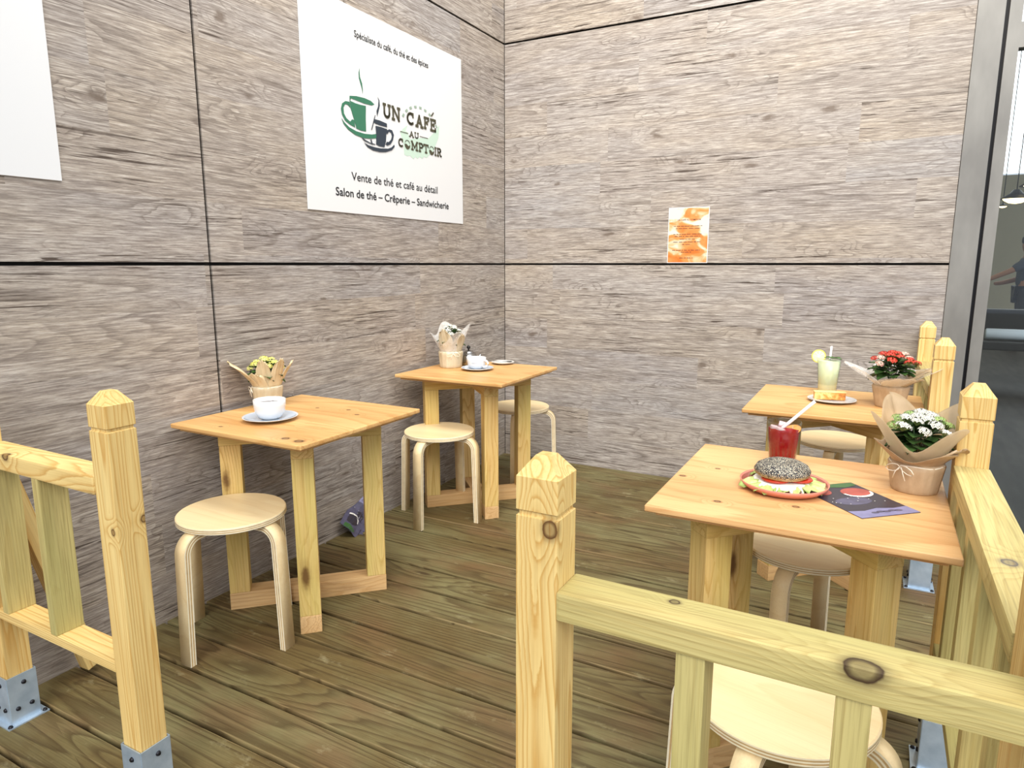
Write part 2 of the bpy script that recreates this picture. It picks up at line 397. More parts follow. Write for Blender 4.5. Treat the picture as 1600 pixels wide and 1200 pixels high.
# ------------------------------------------------------------------ grey metal column, glazed door and interior
def metalpaint():
    n = NT('grey_painted_metal'); c = n.coords(False)
    f = n.noise(n.scale(c, (2, 2, .8)), 3, 4)
    n.set(Base_Color=n.ramp(f, [(.35, '767470'), (.7, '8b8984')]), Metallic=.25, Roughness=.42)
    return n.m
M['greymetal'] = metalpaint()
M['blackseal'] = plain('black_seal', '101016', .5)
bm = bmesh.new(); bm_box(bm, 2.509, 2.618, -.004, .12, -.06, H_TOP); bevel(bm, .003, 2)
struct('trim_1', bm, ['greymetal'])
bm = bmesh.new(); bm_box(bm, 2.618, 2.634, .03, .10, -.06, H_TOP)
struct('trim_2', bm, ['blackseal'])
bm = bmesh.new()
bm_box(bm, 2.634, 2.684, .0, .07, -.04, H_TOP)
bm_box(bm, 2.684, 3.9, .0, .07, 2.275, 2.385); bm_box(bm, 3.9, 3.95, 0, .07, -.04, H_TOP)
bm_box(bm, 2.684, 3.9, .0, .07, 3.9, H_TOP)
dr = struct('door_1', bm, ['greymetal'])
def glass_thin(name, tint='f2f6f6', gl=.12):
    n = NT(name)
    tr = n.n('ShaderNodeBsdfTransparent'); tr.inputs[0].default_value = lin(tint)
    g = n.n('ShaderNodeBsdfGlossy'); g.inputs['Roughness'].default_value = .02
    lw = n.n('ShaderNodeLayerWeight'); lw.inputs[0].default_value = .5
    f_ = n.math('ADD', n.math('MULTIPLY', n.math('POWER', lw.outputs['Facing'], 4.0), .45), .04)
    mx = n.n('ShaderNodeMixShader'); n.l(f_, mx.inputs[0]); n.l(tr.outputs[0], mx.inputs[1]); n.l(g.outputs[0], mx.inputs[2])
    n.l(mx.outputs[0], n.out.inputs[0]); return n.m
M['pane'] = glass_thin('window_glass', 'e2e6e6')
bm = bmesh.new(); bm_box(bm, 2.684, 3.9, .03, .036, -.04, 2.275); bm_box(bm, 2.684, 3.9, .03, .036, 2.385, 3.9)
mk('glass_pane', bm, 'pane', dr)
M['beige'] = plain('beige_plaster', 'b0a78c', .8, .1)
M['ceil'] = plain('white_ceiling', 'd8d8d4', .8)
bm = bmesh.new(); bm_box(bm, 2.52, 9.0, 12.0, 12.1, -.04, 2.95); struct('wall_interior_back', bm, ['beige'])
bm = bmesh.new(); bm_box(bm, 2.50, 2.56, .14, 12.0, -.04, 6.5); struct('wall_interior_left', bm, ['beige'])
bm = bmesh.new(); bm_box(bm, 2.50, 9.0, .14, 12.1, 6.5, 6.6); struct('ceiling', bm, ['ceil'])
nn = NT('bright_daylight_glazing'); em = nn.n('ShaderNodeEmission'); em.inputs[0].default_value = (.95, .98, 1, 1); em.inputs[1].default_value = 3.0
nn.l(em.outputs[0], nn.out.inputs[0]); M['skyglaze'] = nn.m
bm = bmesh.new(); bm_box(bm, 2.52, 9.0, 12.02, 12.06, 2.98, 6.45, 0)
for k in range(8): bm_box(bm, 2.9+k*.85, 2.96+k*.85, 11.96, 12.02, 2.95, 6.45, 1)
struct('window_1', bm, ['skyglaze', 'greymetal'])

nn = NT('warm_lamp_glow'); em = nn.n('ShaderNodeEmission'); em.inputs[0].default_value = lin('ffdf9a'); em.inputs[1].default_value = 6
nn.l(em.outputs[0], nn.out.inputs[0]); M['lampglow'] = nn.m
M['black'] = plain('black_matte', '0e0e10', .45)
def pendant(loc, s, label):
    t = thing('pendant_lamp', label, 'lamp', loc, 0, 'pendant lamps behind the glass')
    bm = bmesh.new(); bm_lathe(bm, [(0, .10*s), (.03*s, .10*s), (.06*s, .06*s), (.15*s, .0), (.145*s, 0), (.055*s, .055*s), (0, .07*s)], 24)
    mk('lamp_shade', bm, 'black', t)
    bm = bmesh.new(); bm_lathe(bm, [(0, -.05*s), (.06*s, -.04*s), (.11*s, -.01*s), (.12*s, .005), (.05*s, .05*s), (0, .06*s)], 20)
    mk('bulb', bm, 'lampglow', t)
    bm = bmesh.new(); bm_tube(bm, [(0, 0, .09*s), (0, 0, 6.5-loc[2])], .006, 6); mk('cord', bm, 'black', t)
pendant((3.66, 7.0, 2.13), 1.2, 'glowing pendant lamp behind the glass door, nearer the metal frame')
pendant((3.86, 6.6, 2.25), 1.6, 'large glowing pendant lamp behind the glass door at the picture edge')
pendant((3.72, 8.6, 2.15), .45, 'smallest warm pendant lamp behind the glass door, beside the frame')

# black bench with pale rolled cloth, inside
t = thing('bench', 'long black bench behind the glass door, carrying a pale roll', 'bench', (4.1, 5.2, -.04))
bm = bmesh.new(); bm_box(bm, -1.1, 1.3, -.3, .3, .42, .52); bm_box(bm, -1.1, 1.3, .22, .3, .52, .84); bevel(bm, .015, 2); mk('seat', bm, 'black', t)
for x in (-1.0, 1.2):
    for y in (-.24, .24):
        bm = bmesh.new(); bm_box(bm, x-.03, x+.03, y-.03, y+.03, 0, .42); mk('leg', bm, 'black', t)
M['palecloth'] = plain('pale_cloth', 'c4ced8', .7)
bm = bmesh.new()
bm_lathe(bm, [(0, 0), (.05, .0), (.06, .01), (.06, .49), (.05, .5), (0, .5)], 20)
o = mk('rolled_cloth', bm, 'palecloth', None, (3.28, 5.05, .545), (0, pi/2, 0)); tag(o, 'pale grey rolled cloth lying on black bench behind glass', 'cloth')
# dark plant-like bush beside person
M['darkleaf'] = plain('dark_leaf', '2a3026', .7, .3)

# person far behind the glass
def person():
    t = thing('person', 'person in dark grey t-shirt and black trousers behind glass door, reaching forward', 'person', (4.17, 8.98, -.04), 0)
    V = [(0,0,.95),(0,0,1.15),(0,0,1.36),(0,0,1.50),(-.02,0,1.60),(-.03,0,1.70),
         (0,-.17,1.40),(-.22,-.22,1.25),(-.48,-.20,1.12),(-.58,-.19,1.10),
         (0,.17,1.40),(-.05,.22,1.12),(-.28,.2,1.05),(-.38,.19,1.04),
         (0,-.10,.90),(0,-.11,.48),(0,-.12,.07),(-.14,-.12,.035),
         (0,.10,.90),(0,.11,.48),(0,.12,.07),(-.14,.12,.035)]
    E = [(0,1),(1,2),(2,3),(3,4),(4,5),(2,6),(6,7),(7,8),(8,9),(2,10),(10,11),(11,12),(12,13),(0,14),(14,15),(15,16),(16,17),(0,18),(18,19),(19,20),(20,21)]
    R = [.13,.12,.15,.055,.085,.08,.065,.045,.035,.03,.065,.045,.035,.03,.09,.06,.045,.035,.09,.06,.045,.035]
    for nm, keep, grow, mt in (('body', None, 0, 'skin'), ('shirt', (0,1,2,6,7,10,11), .018, 'shirt'), ('trousers', (0,14,15,16,18,19,20), .016, 'black')):
        ids = list(keep) if keep else list(range(len(V)))
        me = bpy.data.meshes.new(nm); me.from_pydata([V[i] for i in ids], [(ids.index(a), ids.index(b)) for a, b in E if a in ids and b in ids], [])
        o = bpy.data.objects.new(nm, me); COL.objects.link(o); o.parent = t; me.materials.append(M[mt])
        o.modifiers.new('Skin', 'SKIN'); subsurf(o, 2)
        for k, i in enumerate(ids):
            r = R[i] + grow; me.skin_vertices[0].data[k].radius = (r, r)
        me.skin_vertices[0].data[0].use_root = True
    bm = bmesh.new(); bm_lathe(bm, [(0, .10), (.06, .085), (.088, .04), (.09, -.02), (.075, -.05)], 20)
    mk('hair', bm, 'black', t, (-.018, 0, 1.70))
M['skin'] = plain('skin', 'a8795c', .6); M['shirt'] = plain('dark_grey_shirt', '3c4450', .8)
person()

# ------------------------------------------------------------------ fences
M['galv'] = None
n = NT('galvanised_steel'); c = n.coords()
n.set(Base_Color=n.ramp(n.noise(c, 14, 5), [(.3, '9fb2c4'), (.7, 'c6d6e4')]), Metallic=.55, Roughness=.38); M['galv'] = n.m
M['bolt'] = plain('dark_bolt', '1c1c22', .4, Metallic=.5)
PW = .0685; EAVE = .995; PEAK = 1.022
BOLT = []
def post(parent, x, y, mat='fence', faces=((0, 1), (1, -1))):
    """square post with groove and truncated pyramid cap; local X is the grain axis (vertical in the world)"""
    bm = bmesh.new(); h = PW/2; g = .058   # groove below the eave
    prof = [(0.125, h), (EAVE-g-.005, h), (EAVE-g-.003, h-.004), (EAVE-g+.003, h-.004), (EAVE-g+.005, h), (EAVE-.002, h), (EAVE, h-.002), (PEAK, .0125)]
    rings = [[bm.verts.new((z, sx*r, sy*r)) for sx, sy in ((-1,-1),(1,-1),(1,1),(-1,1))] for z, r in prof]
    for a, b in zip(rings, rings[1:]):
        for k in range(4): bm.faces.new([a[k], a[(k+1)%4], b[(k+1)%4], b[k]])
    bm.faces.new(rings[0]); bm.faces.new(rings[-1])
    vert = [e for e in bm.edges if abs(e.verts[0].co.x - e.verts[1].co.x) > .05]
    bevel(bm, .003, 2, vert)
    p = mk('post', bm, mat, parent, (x, y, 0), (0, -pi/2, 0))
    # galvanised bolt-down shoe: tube around the post, square plate, bolts
    bm = bmesh.new(); o_ = h + .0035
    for s in (-1, 1):
        bm_box(bm, s*o_-.0015, s*o_+.0015, -o_, o_, .004, .145); bm_box(bm, -o_, o_, s*o_-.0015, s*o_+.0015, .004, .145)
    bm_box(bm, -.054, .054, -.054, .054, .0, .004)
    b = mk('post_base', bm, 'galv', parent, (x, y, 0))
    if not BOLT:
        bm = bmesh.new(); bm_lathe(bm, [(0, .005), (.0045, .005), (.0065, .001), (.0065, 0)], 12)
        bmesh.ops.recalc_face_normals(bm, faces=bm.faces); me = bpy.data.meshes.new('bolt'); bm.to_mesh(me); bm.free(); me.materials.append(M['bolt']); BOLT.append(me)
    def bolt(l, r=(0, 0, 0)):
        q = bpy.data.objects.new('bolt', BOLT[0]); COL.objects.link(q); q.parent = b; q.location = l; q.rotation_euler = r
    for sx in (-1, 1):
        for sy in (-1, 1): bolt((sx*.0455, sy*.0455, .004))
    for ax, sgn in faces:
        for z, q in ((.118, .004), (.045, .018), (.045, -.018)):
            if ax == 0: bolt((sgn*(o_+.0015), q, z), (0, sgn*pi/2, 0))
            else: bolt((q, sgn*(o_+.0015), z), (-sgn*pi/2, 0, 0))
    return p
def fence(label, P, balusters, group=None, mat='fence_green', braces=(), rail_mat=None, bal_mat=None, posts=('fence', 'fence'), bal=(.064, .040), faces=((0, 1), (1, -1))):
    """P: list of two post centres; balusters: distances from P[0] along the fence"""
    A, B = Vector(P[0]+(0,)), Vector(P[1]+(0,)); d = B-A; L = d.length; ang = atan2(d.y, d.x); mid = (A+B)/2
    t = thing('fence_panel', label, 'fence', (mid.x, mid.y, 0), ang, group)
    inv = Matrix.Rotation(-ang, 3, 'Z')
    for q, pm in zip((A, B), posts):
        l = inv @ (q-mid); post(t, l.x, l.y, pm, faces)
    mk('top_rail', beam(L-PW, .074, .045, .005), rail_mat or mat, t, (0, 0, .8025))
    mk('bottom_rail', beam(L-PW, .068, .026, .003), mat, t, (0, 0, .347))
    for s in balusters:
        mk('baluster', beam(.42, bal[0], bal[1], .003), bal_mat or mat, t, (-L/2+s, 0, .570), (0, -pi/2, 0))
    for b in braces:
        a0, a1 = Vector(b[0]), Vector(b[1]); dd = a1-a0
        l0 = inv @ ((a0+a1)/2 - mid)
        o = mk('brace', beam(dd.length, .045, .045, .002), mat, t, l0, (inv @ dd).to_track_quat('X', 'Z').to_euler())
    return t
# left fence
fence('low pine fence standing against the plank wall in the left foreground', [(.105, -3.125), (.715, -3.125)], [.086, .318],
      'pine fence panels', mat='fence', rail_mat='rail_knot', posts=('fence', 'post_small_knot'), bal=(.070, .027), bal_mat='fence_green', braces=[((.085, -3.075, .72), (.075, -2.90, .03))])
fence('pine fence in the right foreground whose rail has a big dark knot', [(1.803, -3.125), (2.446, -3.125)], [.232, .430], 'pine fence panels', rail_mat='rail_big_knot', posts=('post_knotted', 'fence'))
fence('pine fence running along the right side, beside the sandwich table', [(2.446, -3.012), (2.446, -2.09)], [.14, .36, .57, .77], 'pine fence panels', rail_mat='rail_side_knot', faces=((1, 1), (1, -1)))
fence('pine fence between grey wall end and red flower table, farthest away', [(2.457, -.93), (2.445, -.06)], [.22, .44, .66], 'pine fence panels', faces=((1, 1), (1, -1)))
# ------------------------------------------------------------------ tables
TT = .740
def make_table():
    t = thing('cafe_table', '', 'table', (0, 0, 0), 0, 'square pine cafe tables')
    bm = bmesh.new(); bm_box(bm, -.318, .318, -.316, .316, TT-.017, TT)
    bevel(bm, .006, 3); bm_box(bm, -.296, .296, -.294, .294, TT-.028, TT-.0165)
    mk('table_top', bm, 'top', t)
    ox, oy = -.022, .022; r = .208*sqrt(2)
    for k in range(2):
        a = pi/4 + k*pi/2
        bm = beam(2*r, .074, .066, .003); mk('top_beam', bm, 'frame', t, (ox, oy, TT-.028-.033), (0, 0, a))
        bm = beam(2*r, .074, .066, .003); mk('foot_beam', bm, 'foot', t, (ox, oy, .033), (0, 0, a))
    for k in range(4):
        a = pi/4 + k*pi/2
        L = TT-.028-.066-.066
        bm = beam(L, .073, .073, .003)
        o = mk('leg', bm, 'frame', t, (ox+cos(a)*(r-.0375), oy+sin(a)*(r-.0375), .066+L/2), (0, 0, 0))
        o.rotation_euler = (Matrix.Rotation(a, 3, 'Z') @ Matrix.Rotation(-pi/2, 3, 'Y')).to_euler()
    return t
T1 = make_table(); T1.location = (.345, -2.202, 0)
T1['label'] = 'square pine table by the left wall holding one white cup and yellow flowers'
T2 = dup(T1, (.360, -.940, 0), 0, 'square pine table in the wall corner with teapot, cup and cream flowers')
T3 = dup(T1, (2.088, -2.200, 0), 0, 'nearest square pine table, with bagel sandwich and red iced drink')
T4 = dup(T1, (2.095, -.962, 0), 0, 'square pine table at the back right with lemonade, cake and red flowers')
for T in (T3, T4):   # these frames stand centred under their tops
    for c in T.children:
        if c.name.startswith(('leg', 'top_beam', 'foot_beam')): c.location.x += .016; c.location.y -= .012
for T, m_ in ((T1, 'top_left'), (T3, 'top_near')):
    for c in T.children:
        if c.name.startswith('table_top'):
            c.material_slots[0].link = 'OBJECT'; c.material_slots[0].material = M[m_]

# ------------------------------------------------------------------ stools
def make_stool():
    t = thing('stool', '', 'stool', (0, 0, 0), 0, 'round bentwood stools')
    H = .462; r = .179
    bm = bmesh.new()
    prof = [(0, H), (r-.003, H), (r, H-.003)]; mi = [0, 0]
    for k in range(5): prof.append((r, H-.003-(k+1)*.0032)); mi.append(1 if k % 2 == 0 else 2)
    prof += [(r-.002, H-.021), (0, H-.021)]; mi += [1, 0]
    bm_lathe(bm, prof, 72, mi)
    for f in bm.faces: f.smooth = False
    mk('seat', bm, ['birch', 'ply_pale', 'ply_dark'], t)
    # bent leg: path in local XZ, width along Y
    path = [(.055, H-.032)]
    cx, cz, R = .152, H-.032-.055, .055
    for k in range(0, 10): a = pi/2 - k*(pi/2-.06)/9; path.append((cx+R*cos(a), cz+R*sin(a)))
    path.append((.219, 0.0))
    th = .0225; w = .046
    bm = bmesh.new(); rings = []
    for i, (x, z) in enumerate(path):
        a = Vector(path[max(i-1, 0)]); b = Vector(path[min(i+1, len(path)-1)]); d = (b-a).normalized(); nrm = Vector((-d.y, d.x))
        if i == len(path)-1: nrm = Vector((1, 0))*1.0
        if nrm.x < 0 and i > 0: nrm = -nrm
        if i == 0: nrm = Vector((0, 1))
        lay_ = []
        for j in range(6):
            o = -th/2 + th*j/5
            p = (x+nrm.x*o, z+nrm.y*o); lay_.append((bm.verts.new((p[0], -w/2, p[1])), bm.verts.new((p[0], w/2, p[1]))))
        rings.append(lay_)
    for a, b in zip(rings, rings[1:]):
        for j in range(5):
            for s in (0, 1):
                q = bm.faces.new([a[j][s], a[j+1][s], b[j+1][s], b[j][s]]); q.material_index = 1 if j % 2 == 0 else 2
        for j in (0, 5):
            q = bm.faces.new([a[j][0], a[j][1], b[j][1], b[j][0]]); q.material_index = 0; q.smooth = True
    for rg in (rings[0], rings[-1]):
        for j in range(5): q = bm.faces.new([rg[j][0], rg[j][1], rg[j+1][1], rg[j+1][0]]); q.material_index = 1
    me = None
    for k in range(4):
        if k == 0: lg = mk('leg', bm, ['birch', 'ply_pale', 'ply_dark'], t)
        else: lg = lg0.copy(); COL.objects.link(lg)
        if k == 0: lg0 = lg
        lg.rotation_euler = (0, 0, k*pi/2)
    return t
S = make_stool(); S.location = (.305, -2.505, 0); S.rotation_euler[2] = RD(3)
S['label'] = 'round pale bentwood stool in front of the left wall table'
dup(S, (.283, -1.208, 0), RD(4), 'round pale bentwood stool in front of the corner table, left of its leg')
dup(S, (.36, -.47, 0), RD(20), 'bentwood stool behind the corner table, half hidden by its legs')
dup(S, (2.085, -.44, 0), RD(-4), 'bentwood stool behind the back right table, under red flowers and lemonade')
dup(S, (2.085, -1.87, 0), RD(-12), 'bentwood stool tucked under the far side of the sandwich table')
dup(S, (2.112, -2.685, 0), RD(-10), 'nearest bentwood stool, seen through the foreground fence rails')

# ------------------------------------------------------------------ wall sign
def plane_frame(o, x, y, z):  # local X -> world +Y, local Y -> world +Z, local Z -> world +X
    o.location = (x, y, z); o.rotation_euler = (pi/2, 0, pi/2)
M['signwhite'] = plain('white_sign_board', 'd6d7d8', .35)
M['ink'] = plain('black_print', '1d1f22', .5)
M['inkgreen'] = plain('green_print', '2f6b52', .5)
M['inknavy'] = plain('navy_print', '27323f', .5)
M['inkbrown'] = plain('brown_green_print', '43402e', .5)
M['inkpale'] = plain('pale_green_print', 'b9cfc0', .5)
M['inkline'] = plain('grey_green_print', '8fa394', .5)
def board(name, label, y0, y1, z0, z1):
    t = thing(name, label, 'sign'); plane_frame(t, .001, (y0+y1)/2, (z0+z1)/2)
    bm = bmesh.new(); w, h = (y1-y0)/2, (z1-z0)/2; bm_box(bm, -w, w, -h, h, 0, .004); bevel(bm, .001, 1)
    mk('board', bm, 'signwhite', t); return t, (y0+y1)/2, (z0+z1)/2
sg, SY, SZ = board('wall_sign', 'large white cafe sign with green cup logo on the left wall', -1.768, -.518, 1.536, 2.452)
board('wall_sign', 'blank white board cut off at the left edge of the picture', -4.02, -2.782, 1.549, 2.46)
def text_obj(name, s, x0, x1, zb, hcap, mat, parent, w=.0056, off=0.0, shear=0.0):
    cu = bpy.data.curves.new(name, 'FONT'); cu.body = s; cu.size = 1; cu.offset = off; cu.resolution_u = 3
    to = bpy.data.objects.new('tmp', cu); COL.objects.link(to)
    bpy.context.view_layer.update()
    dg = bpy.context.evaluated_depsgraph_get()
    me = bpy.data.meshes.new_from_object(to.evaluated_get(dg)); bpy.data.objects.remove(to)
    xs = [v.co.x for v in me.vertices]; a, b = min(xs), max(xs); sc = (x1-x0)/(b-a)
    for v in me.vertices: v.co = (x0+(v.co.x-a)*sc, zb+v.co.y*hcap/.69, w)
    me.name = name; me.materials.clear(); me.materials.append(M[mat])
    bm = bmesh.new(); bm.from_mesh(me); bpy.data.meshes.remove(me)
    iv = []; seen = set()
    for f0 in bm.faces:
        if f0.index in seen: continue
        st = [f0]; seen.add(f0.index); isl = []
        while st:
            f = st.pop(); isl.append(f)
            for e in f.edges:
                for g_ in e.link_faces:
                    if g_.index not in seen: seen.add(g_.index); st.append(g_)
        xx = [v.co.x for f in isl for v in f.verts]; iv.append((min(xx), max(xx), isl))
    iv.sort(key=lambda t_: t_[0]); words_ = []; end = -9
    for a_, b_, isl in iv:
        if a_-end > .19*sc: words_.append([])
        words_[-1] += isl; end = max(end, b_)
    for wfaces in words_:
        nb = bmesh.new(); mp_ = {}
        for f in wfaces:
            for v in f.verts:
                if v not in mp_: mp_[v] = nb.verts.new(v.co)
            try: nb.faces.new([mp_[v] for v in f.verts])
            except ValueError: pass
        mk(name, nb, mat, parent, fix=False)
    bm.free()
text_obj('tagline_lettering', 'Spécialiste du café, du thé et des épices', -1.428-SY, -.847-SY, 2.327-SZ, .029, 'ink', sg, off=.012)
text_obj('lower_lettering', 'Vente de thé et café au détail', -1.483-SY, -.781-SY, 1.688-SZ, .037, 'ink', sg, off=.006)
text_obj('lower_lettering', 'Salon de thé – Crêperie – Sandwicherie', -1.593-SY, -.672-SY, 1.611-SZ, .036, 'ink', sg, off=.014)
def emblem(name, polys, mat, w=.0056):
    bm = bmesh.new()
    for k, p in enumerate(polys): bm_poly(bm, [(a-SY, b-SZ) for a, b in p], w+.0002*k)
    mk(name, bm, mat, sg, fix=False)
def ringpoly(outer, inner): return outer + [outer[0]] + [inner[0]] + inner[::-1]
steam1 = [(-1.397, 2.202), (-1.407, 2.178), (-1.406, 2.152), (-1.396, 2.129), (-1.386, 2.105), (-1.385, 2.086), (-1.381, 2.106), (-1.385, 2.134), (-1.398, 2.159), (-1.4, 2.182)]
rim1 = [(-1.476, 2.061), (-1.429, 2.069), (-1.372, 2.072), (-1.326, 2.068), (-1.3, 2.057), (-1.322, 2.049), (-1.373, 2.047), (-1.43, 2.05), (-1.466, 2.052), (-1.470, 2.044), (-1.476, 2.036)]
body1 = [(-1.475, 2.040), (-1.439, 2.036), (-1.398, 2.036), (-1.364, 2.038), (-1.368, 1.983), (-1.369, 1.922), (-1.405, 1.921), (-1.438, 1.925), (-1.441, 1.939), (-1.46, 1.982), (-1.473, 2.011)]
hand1 = [(-1.477, 2.035), (-1.506, 2.032), (-1.528, 2.018), (-1.537, 1.993), (-1.531, 1.969), (-1.512, 1.947), (-1.481, 1.935), (-1.446, 1.928), (-1.448, 1.960), (-1.466, 1.960), (-1.478, 1.948), (-1.503, 1.959), (-1.518, 1.977), (-1.52, 2.002), (-1.507, 2.019), (-1.492, 2.020), (-1.474, 2.010)]
sauc1 = [(-1.537, 1.955), (-1.516, 1.937), (-1.486, 1.922), (-1.438, 1.912), (-1.381, 1.910), (-1.329, 1.915), (-1.285, 1.925), (-1.289, 1.905), (-1.34, 1.894), (-1.39, 1.889), (-1.447, 1.895), (-1.494, 1.911), (-1.524, 1.932)]
steam2 = [(-1.278, 2.1), (-1.269, 2.082), (-1.274, 2.054), (-1.287, 2.03), (-1.283, 2.005), (-1.271, 2.033), (-1.261, 2.059), (-1.263, 2.083)]
rim2 = [(-1.309, 1.990), (-1.265, 1.990), (-1.211, 1.985), (-1.21, 1.968), (-1.266, 1.968), (-1.297, 1.970), (-1.311, 1.974)]
body2 = [(-1.299, 1.960), (-1.257, 1.961), (-1.211, 1.959), (-1.218, 1.933), (-1.223, 1.899), (-1.235, 1.87), (-1.271, 1.869), (-1.299, 1.873), (-1.295, 1.915)]
hand2 = [(-1.217, 1.952), (-1.194, 1.961), (-1.171, 1.96), (-1.158, 1.939), (-1.167, 1.913), (-1.188, 1.89), (-1.212, 1.881), (-1.227, 1.884), (-1.216, 1.899), (-1.202, 1.899), (-1.183, 1.913), (-1.174, 1.931), (-1.179, 1.947), (-1.195, 1.95), (-1.214, 1.933)]
sauc2 = [(-1.39, 1.871), (-1.359, 1.862), (-1.316, 1.859), (-1.263, 1.86), (-1.208, 1.867), (-1.18, 1.877), (-1.158, 1.894), (-1.155, 1.883), (-1.18, 1.863), (-1.227, 1.848), (-1.273, 1.842), (-1.325, 1.843), (-1.363, 1.853)]
sarc2 = [(-1.403, 1.887), (-1.383, 1.877), (-1.341, 1.87), (-1.305, 1.87), (-1.306, 1.874), (-1.341, 1.875), (-1.378, 1.883), (-1.397, 1.889)]
line2 = [(-1.302, 2.008), (-1.313, 1.982), (-1.333, 1.936), (-1.327, 1.936), (-1.307, 1.98), (-1.297, 2.009)]
line3 = [(-1.342, 1.891), (-1.332, 1.869), (-1.324, 1.868), (-1.333, 1.892)]
pale = [(-1.105, 1.962), (-1.079, 1.983), (-1.039, 2.007), (-1.06, 1.975), (-1.041, 1.972), (-1.022, 1.94), (-0.929, 1.961), (-0.853, 1.972), (-0.786, 2.02), (-0.75, 2.056), (-0.761, 1.987), (-0.812, 1.911), (-0.879, 1.865), (-0.90, 1.870), (-0.92, 1.855), (-0.94, 1.864), (-0.96, 1.850), (-0.98, 1.858), (-0.996, 1.844), (-1.026, 1.858), (-1.05, 1.852), (-1.075, 1.857), (-1.078, 1.909)]
emblem('round_stamp_print', [pale], 'inkpale', .0046)
arc = []
for k in range(9):
    a0 = RD(25+k*15); a1 = a0+RD(7); f = lambda a, r: (-.93+r*1.0*cos(a), 1.98+r*.78*sin(a))
    arc.append([f(a0, .163), f(a1, .163), f(a1, .178), f(a0, .178)])
emblem('round_stamp_print', arc, 'inkline', .0048)
emblem('green_cup_print', [steam1, rim1, body1, hand1, sauc1], 'inkgreen')
emblem('navy_cup_print', [steam2, rim2, body2, hand2, sauc2, sarc2, line2, line3], 'inknavy', .0062)
# slab letters of the logo as strokes in a unit box
def arcp(cx, cy, rx, ry, a0, a1, n=10): return [(cx+rx*cos(RD(a0+(a1-a0)*i/n)), cy+ry*sin(RD(a0+(a1-a0)*i/n))) for i in range(n+1)]
GL = {
 'U': [[(.12,1),(.12,.38)]+arcp(.5,.36,.38,.34,180,360)+[(.88,1)], [(0,1),(.28,1)], [(.72,1),(1,1)]],
 'N': [[(.12,0),(.12,1),(.88,0),(.88,1)], [(0,0),(.26,0)], [(.0,1),(.14,1)], [(.74,1),(1,1)]],
 'C': [arcp(.55,.5,.47,.47,52,308,16), [(.86,.98),(.86,.72)]],
 'A': [[(.08,0),(.5,1),(.92,0)], [(.26,.34),(.74,.34)], [(-.06,0),(.24,0)], [(.76,0),(1.06,0)]],
 'F': [[(.15,0),(.15,1),(.95,1),(.95,.8)], [(.15,.54),(.66,.54)], [(.66,.64),(.66,.44)], [(0,0),(.32,0)], [(0,1),(.15,1)]],
 'E': [[(.95,.2),(.95,0),(.15,0),(.15,1),(.95,1),(.95,.8)], [(.15,.54),(.66,.54)], [(.66,.64),(.66,.44)], [(0,0),(.15,0)], [(0,1),(.15,1)]],
 'M': [[(.12,0),(.12,1),(.5,.25),(.88,1),(.88,0)], [(0,0),(.26,0)], [(.74,0),(1,0)], [(0,1),(.14,1)], [(.86,1),(1,1)]],
 'P': [[(.18,0),(.18,1),(.55,1)]+arcp(.55,.74,.38,.26,90,-90,8)+[(.18,.48)], [(0,0),(.38,0)], [(0,1),(.18,1)]],
 'T': [[(.5,0),(.5,1)], [(0,.8),(0,1),(1,1),(1,.8)], [(.32,0),(.68,0)]],
 'I': [[(.5,0),(.5,1)], [(.1,0),(.9,0)], [(.1,1),(.9,1)]],
 'R': [[(.18,0),(.18,1),(.52,1)]+arcp(.52,.76,.34,.24,90,-90,8)+[(.18,.52)], [(.5,.52),(.84,.02),(1,0)], [(0,0),(.36,0)], [(0,1),(.18,1)]],
 "'": [[(.1,0),(.9,1)]],
}
def stroke(bm, pts, wd, w):
    for a, b in zip(pts, pts[1:]):
        d = Vector(b)-Vector(a)
        if d.length < 1e-6: continue
        d.normalize(); n_ = Vector((-d.y, d.x))*wd/2; e = d*wd*.45
        A, B = Vector(a)-e, Vector(b)+e
        vs = [bm.verts.new((p.x, p.y, w)) for p in (A-n_, B-n_, B+n_, A+n_)]
        bm.faces.new(vs)
def word(items, wd, extra=None):
    bm = bmesh.new(); k = 0
    for ch, (xa, zt), (xb, zb) in items:
        wd_ = .009 if ch == "'" else wd
        for st in GL[ch]:
            k += 1; m_ = wd_/2
            stroke(bm, [(xa+m_+(xb-xa-wd_)*u-SY, zb+m_+(zt-zb-wd_)*v-SZ) for u, v in st], wd_, .0066+.00002*k)
    if extra: extra(bm)
    mk('logo_lettering', bm, 'inkbrown', sg, fix=False)
word([('U',(-1.240,2.079),(-1.176,2.009)),('N',(-1.172,2.079),(-1.100,2.009))], .0125)
word([('C',(-1.052,2.076),(-.980,2.010)),('A',(-.972,2.076),(-.906,2.010)),('F',(-.900,2.077),(-.848,2.012)),('E',(-.842,2.077),(-.784,2.010)),("'",(-.832,2.112),(-.803,2.087))], .0125)
word([('A',(-1.030,1.983),(-.990,1.951)),('U',(-.985,1.983),(-.947,1.951))], .006)
def cup_o(bm):   # cup-shaped O of the lettering: dark bowl, light crema
    for cx in (-1.047, -.831):
        bm_poly(bm, [(x-SY, z-SZ) for x, z in arcp(cx, 1.910, .0235, .023, 175, 365, 14)+[(cx+.008, 1.903), (cx-.008, 1.912)]], .0066)
        bm_poly(bm, [(x-SY, z-SZ) for x, z in arcp(cx, 1.911, .0235, .022, 15, 165, 10)+arcp(cx, 1.911, .020, .0185, 165, 15, 10)], .0067)
word([('C',(-1.126,1.934),(-1.079,1.889)),('M',(-1.017,1.936),(-.955,1.888)),('P',(-.951,1.936),(-.908,1.888)),('T',(-.908,1.936),(-.860,1.888)),
  ('I',(-.806,1.934),(-.785,1.887)),('R',(-.783,1.934),(-.735,1.887))], .009, cup_o)
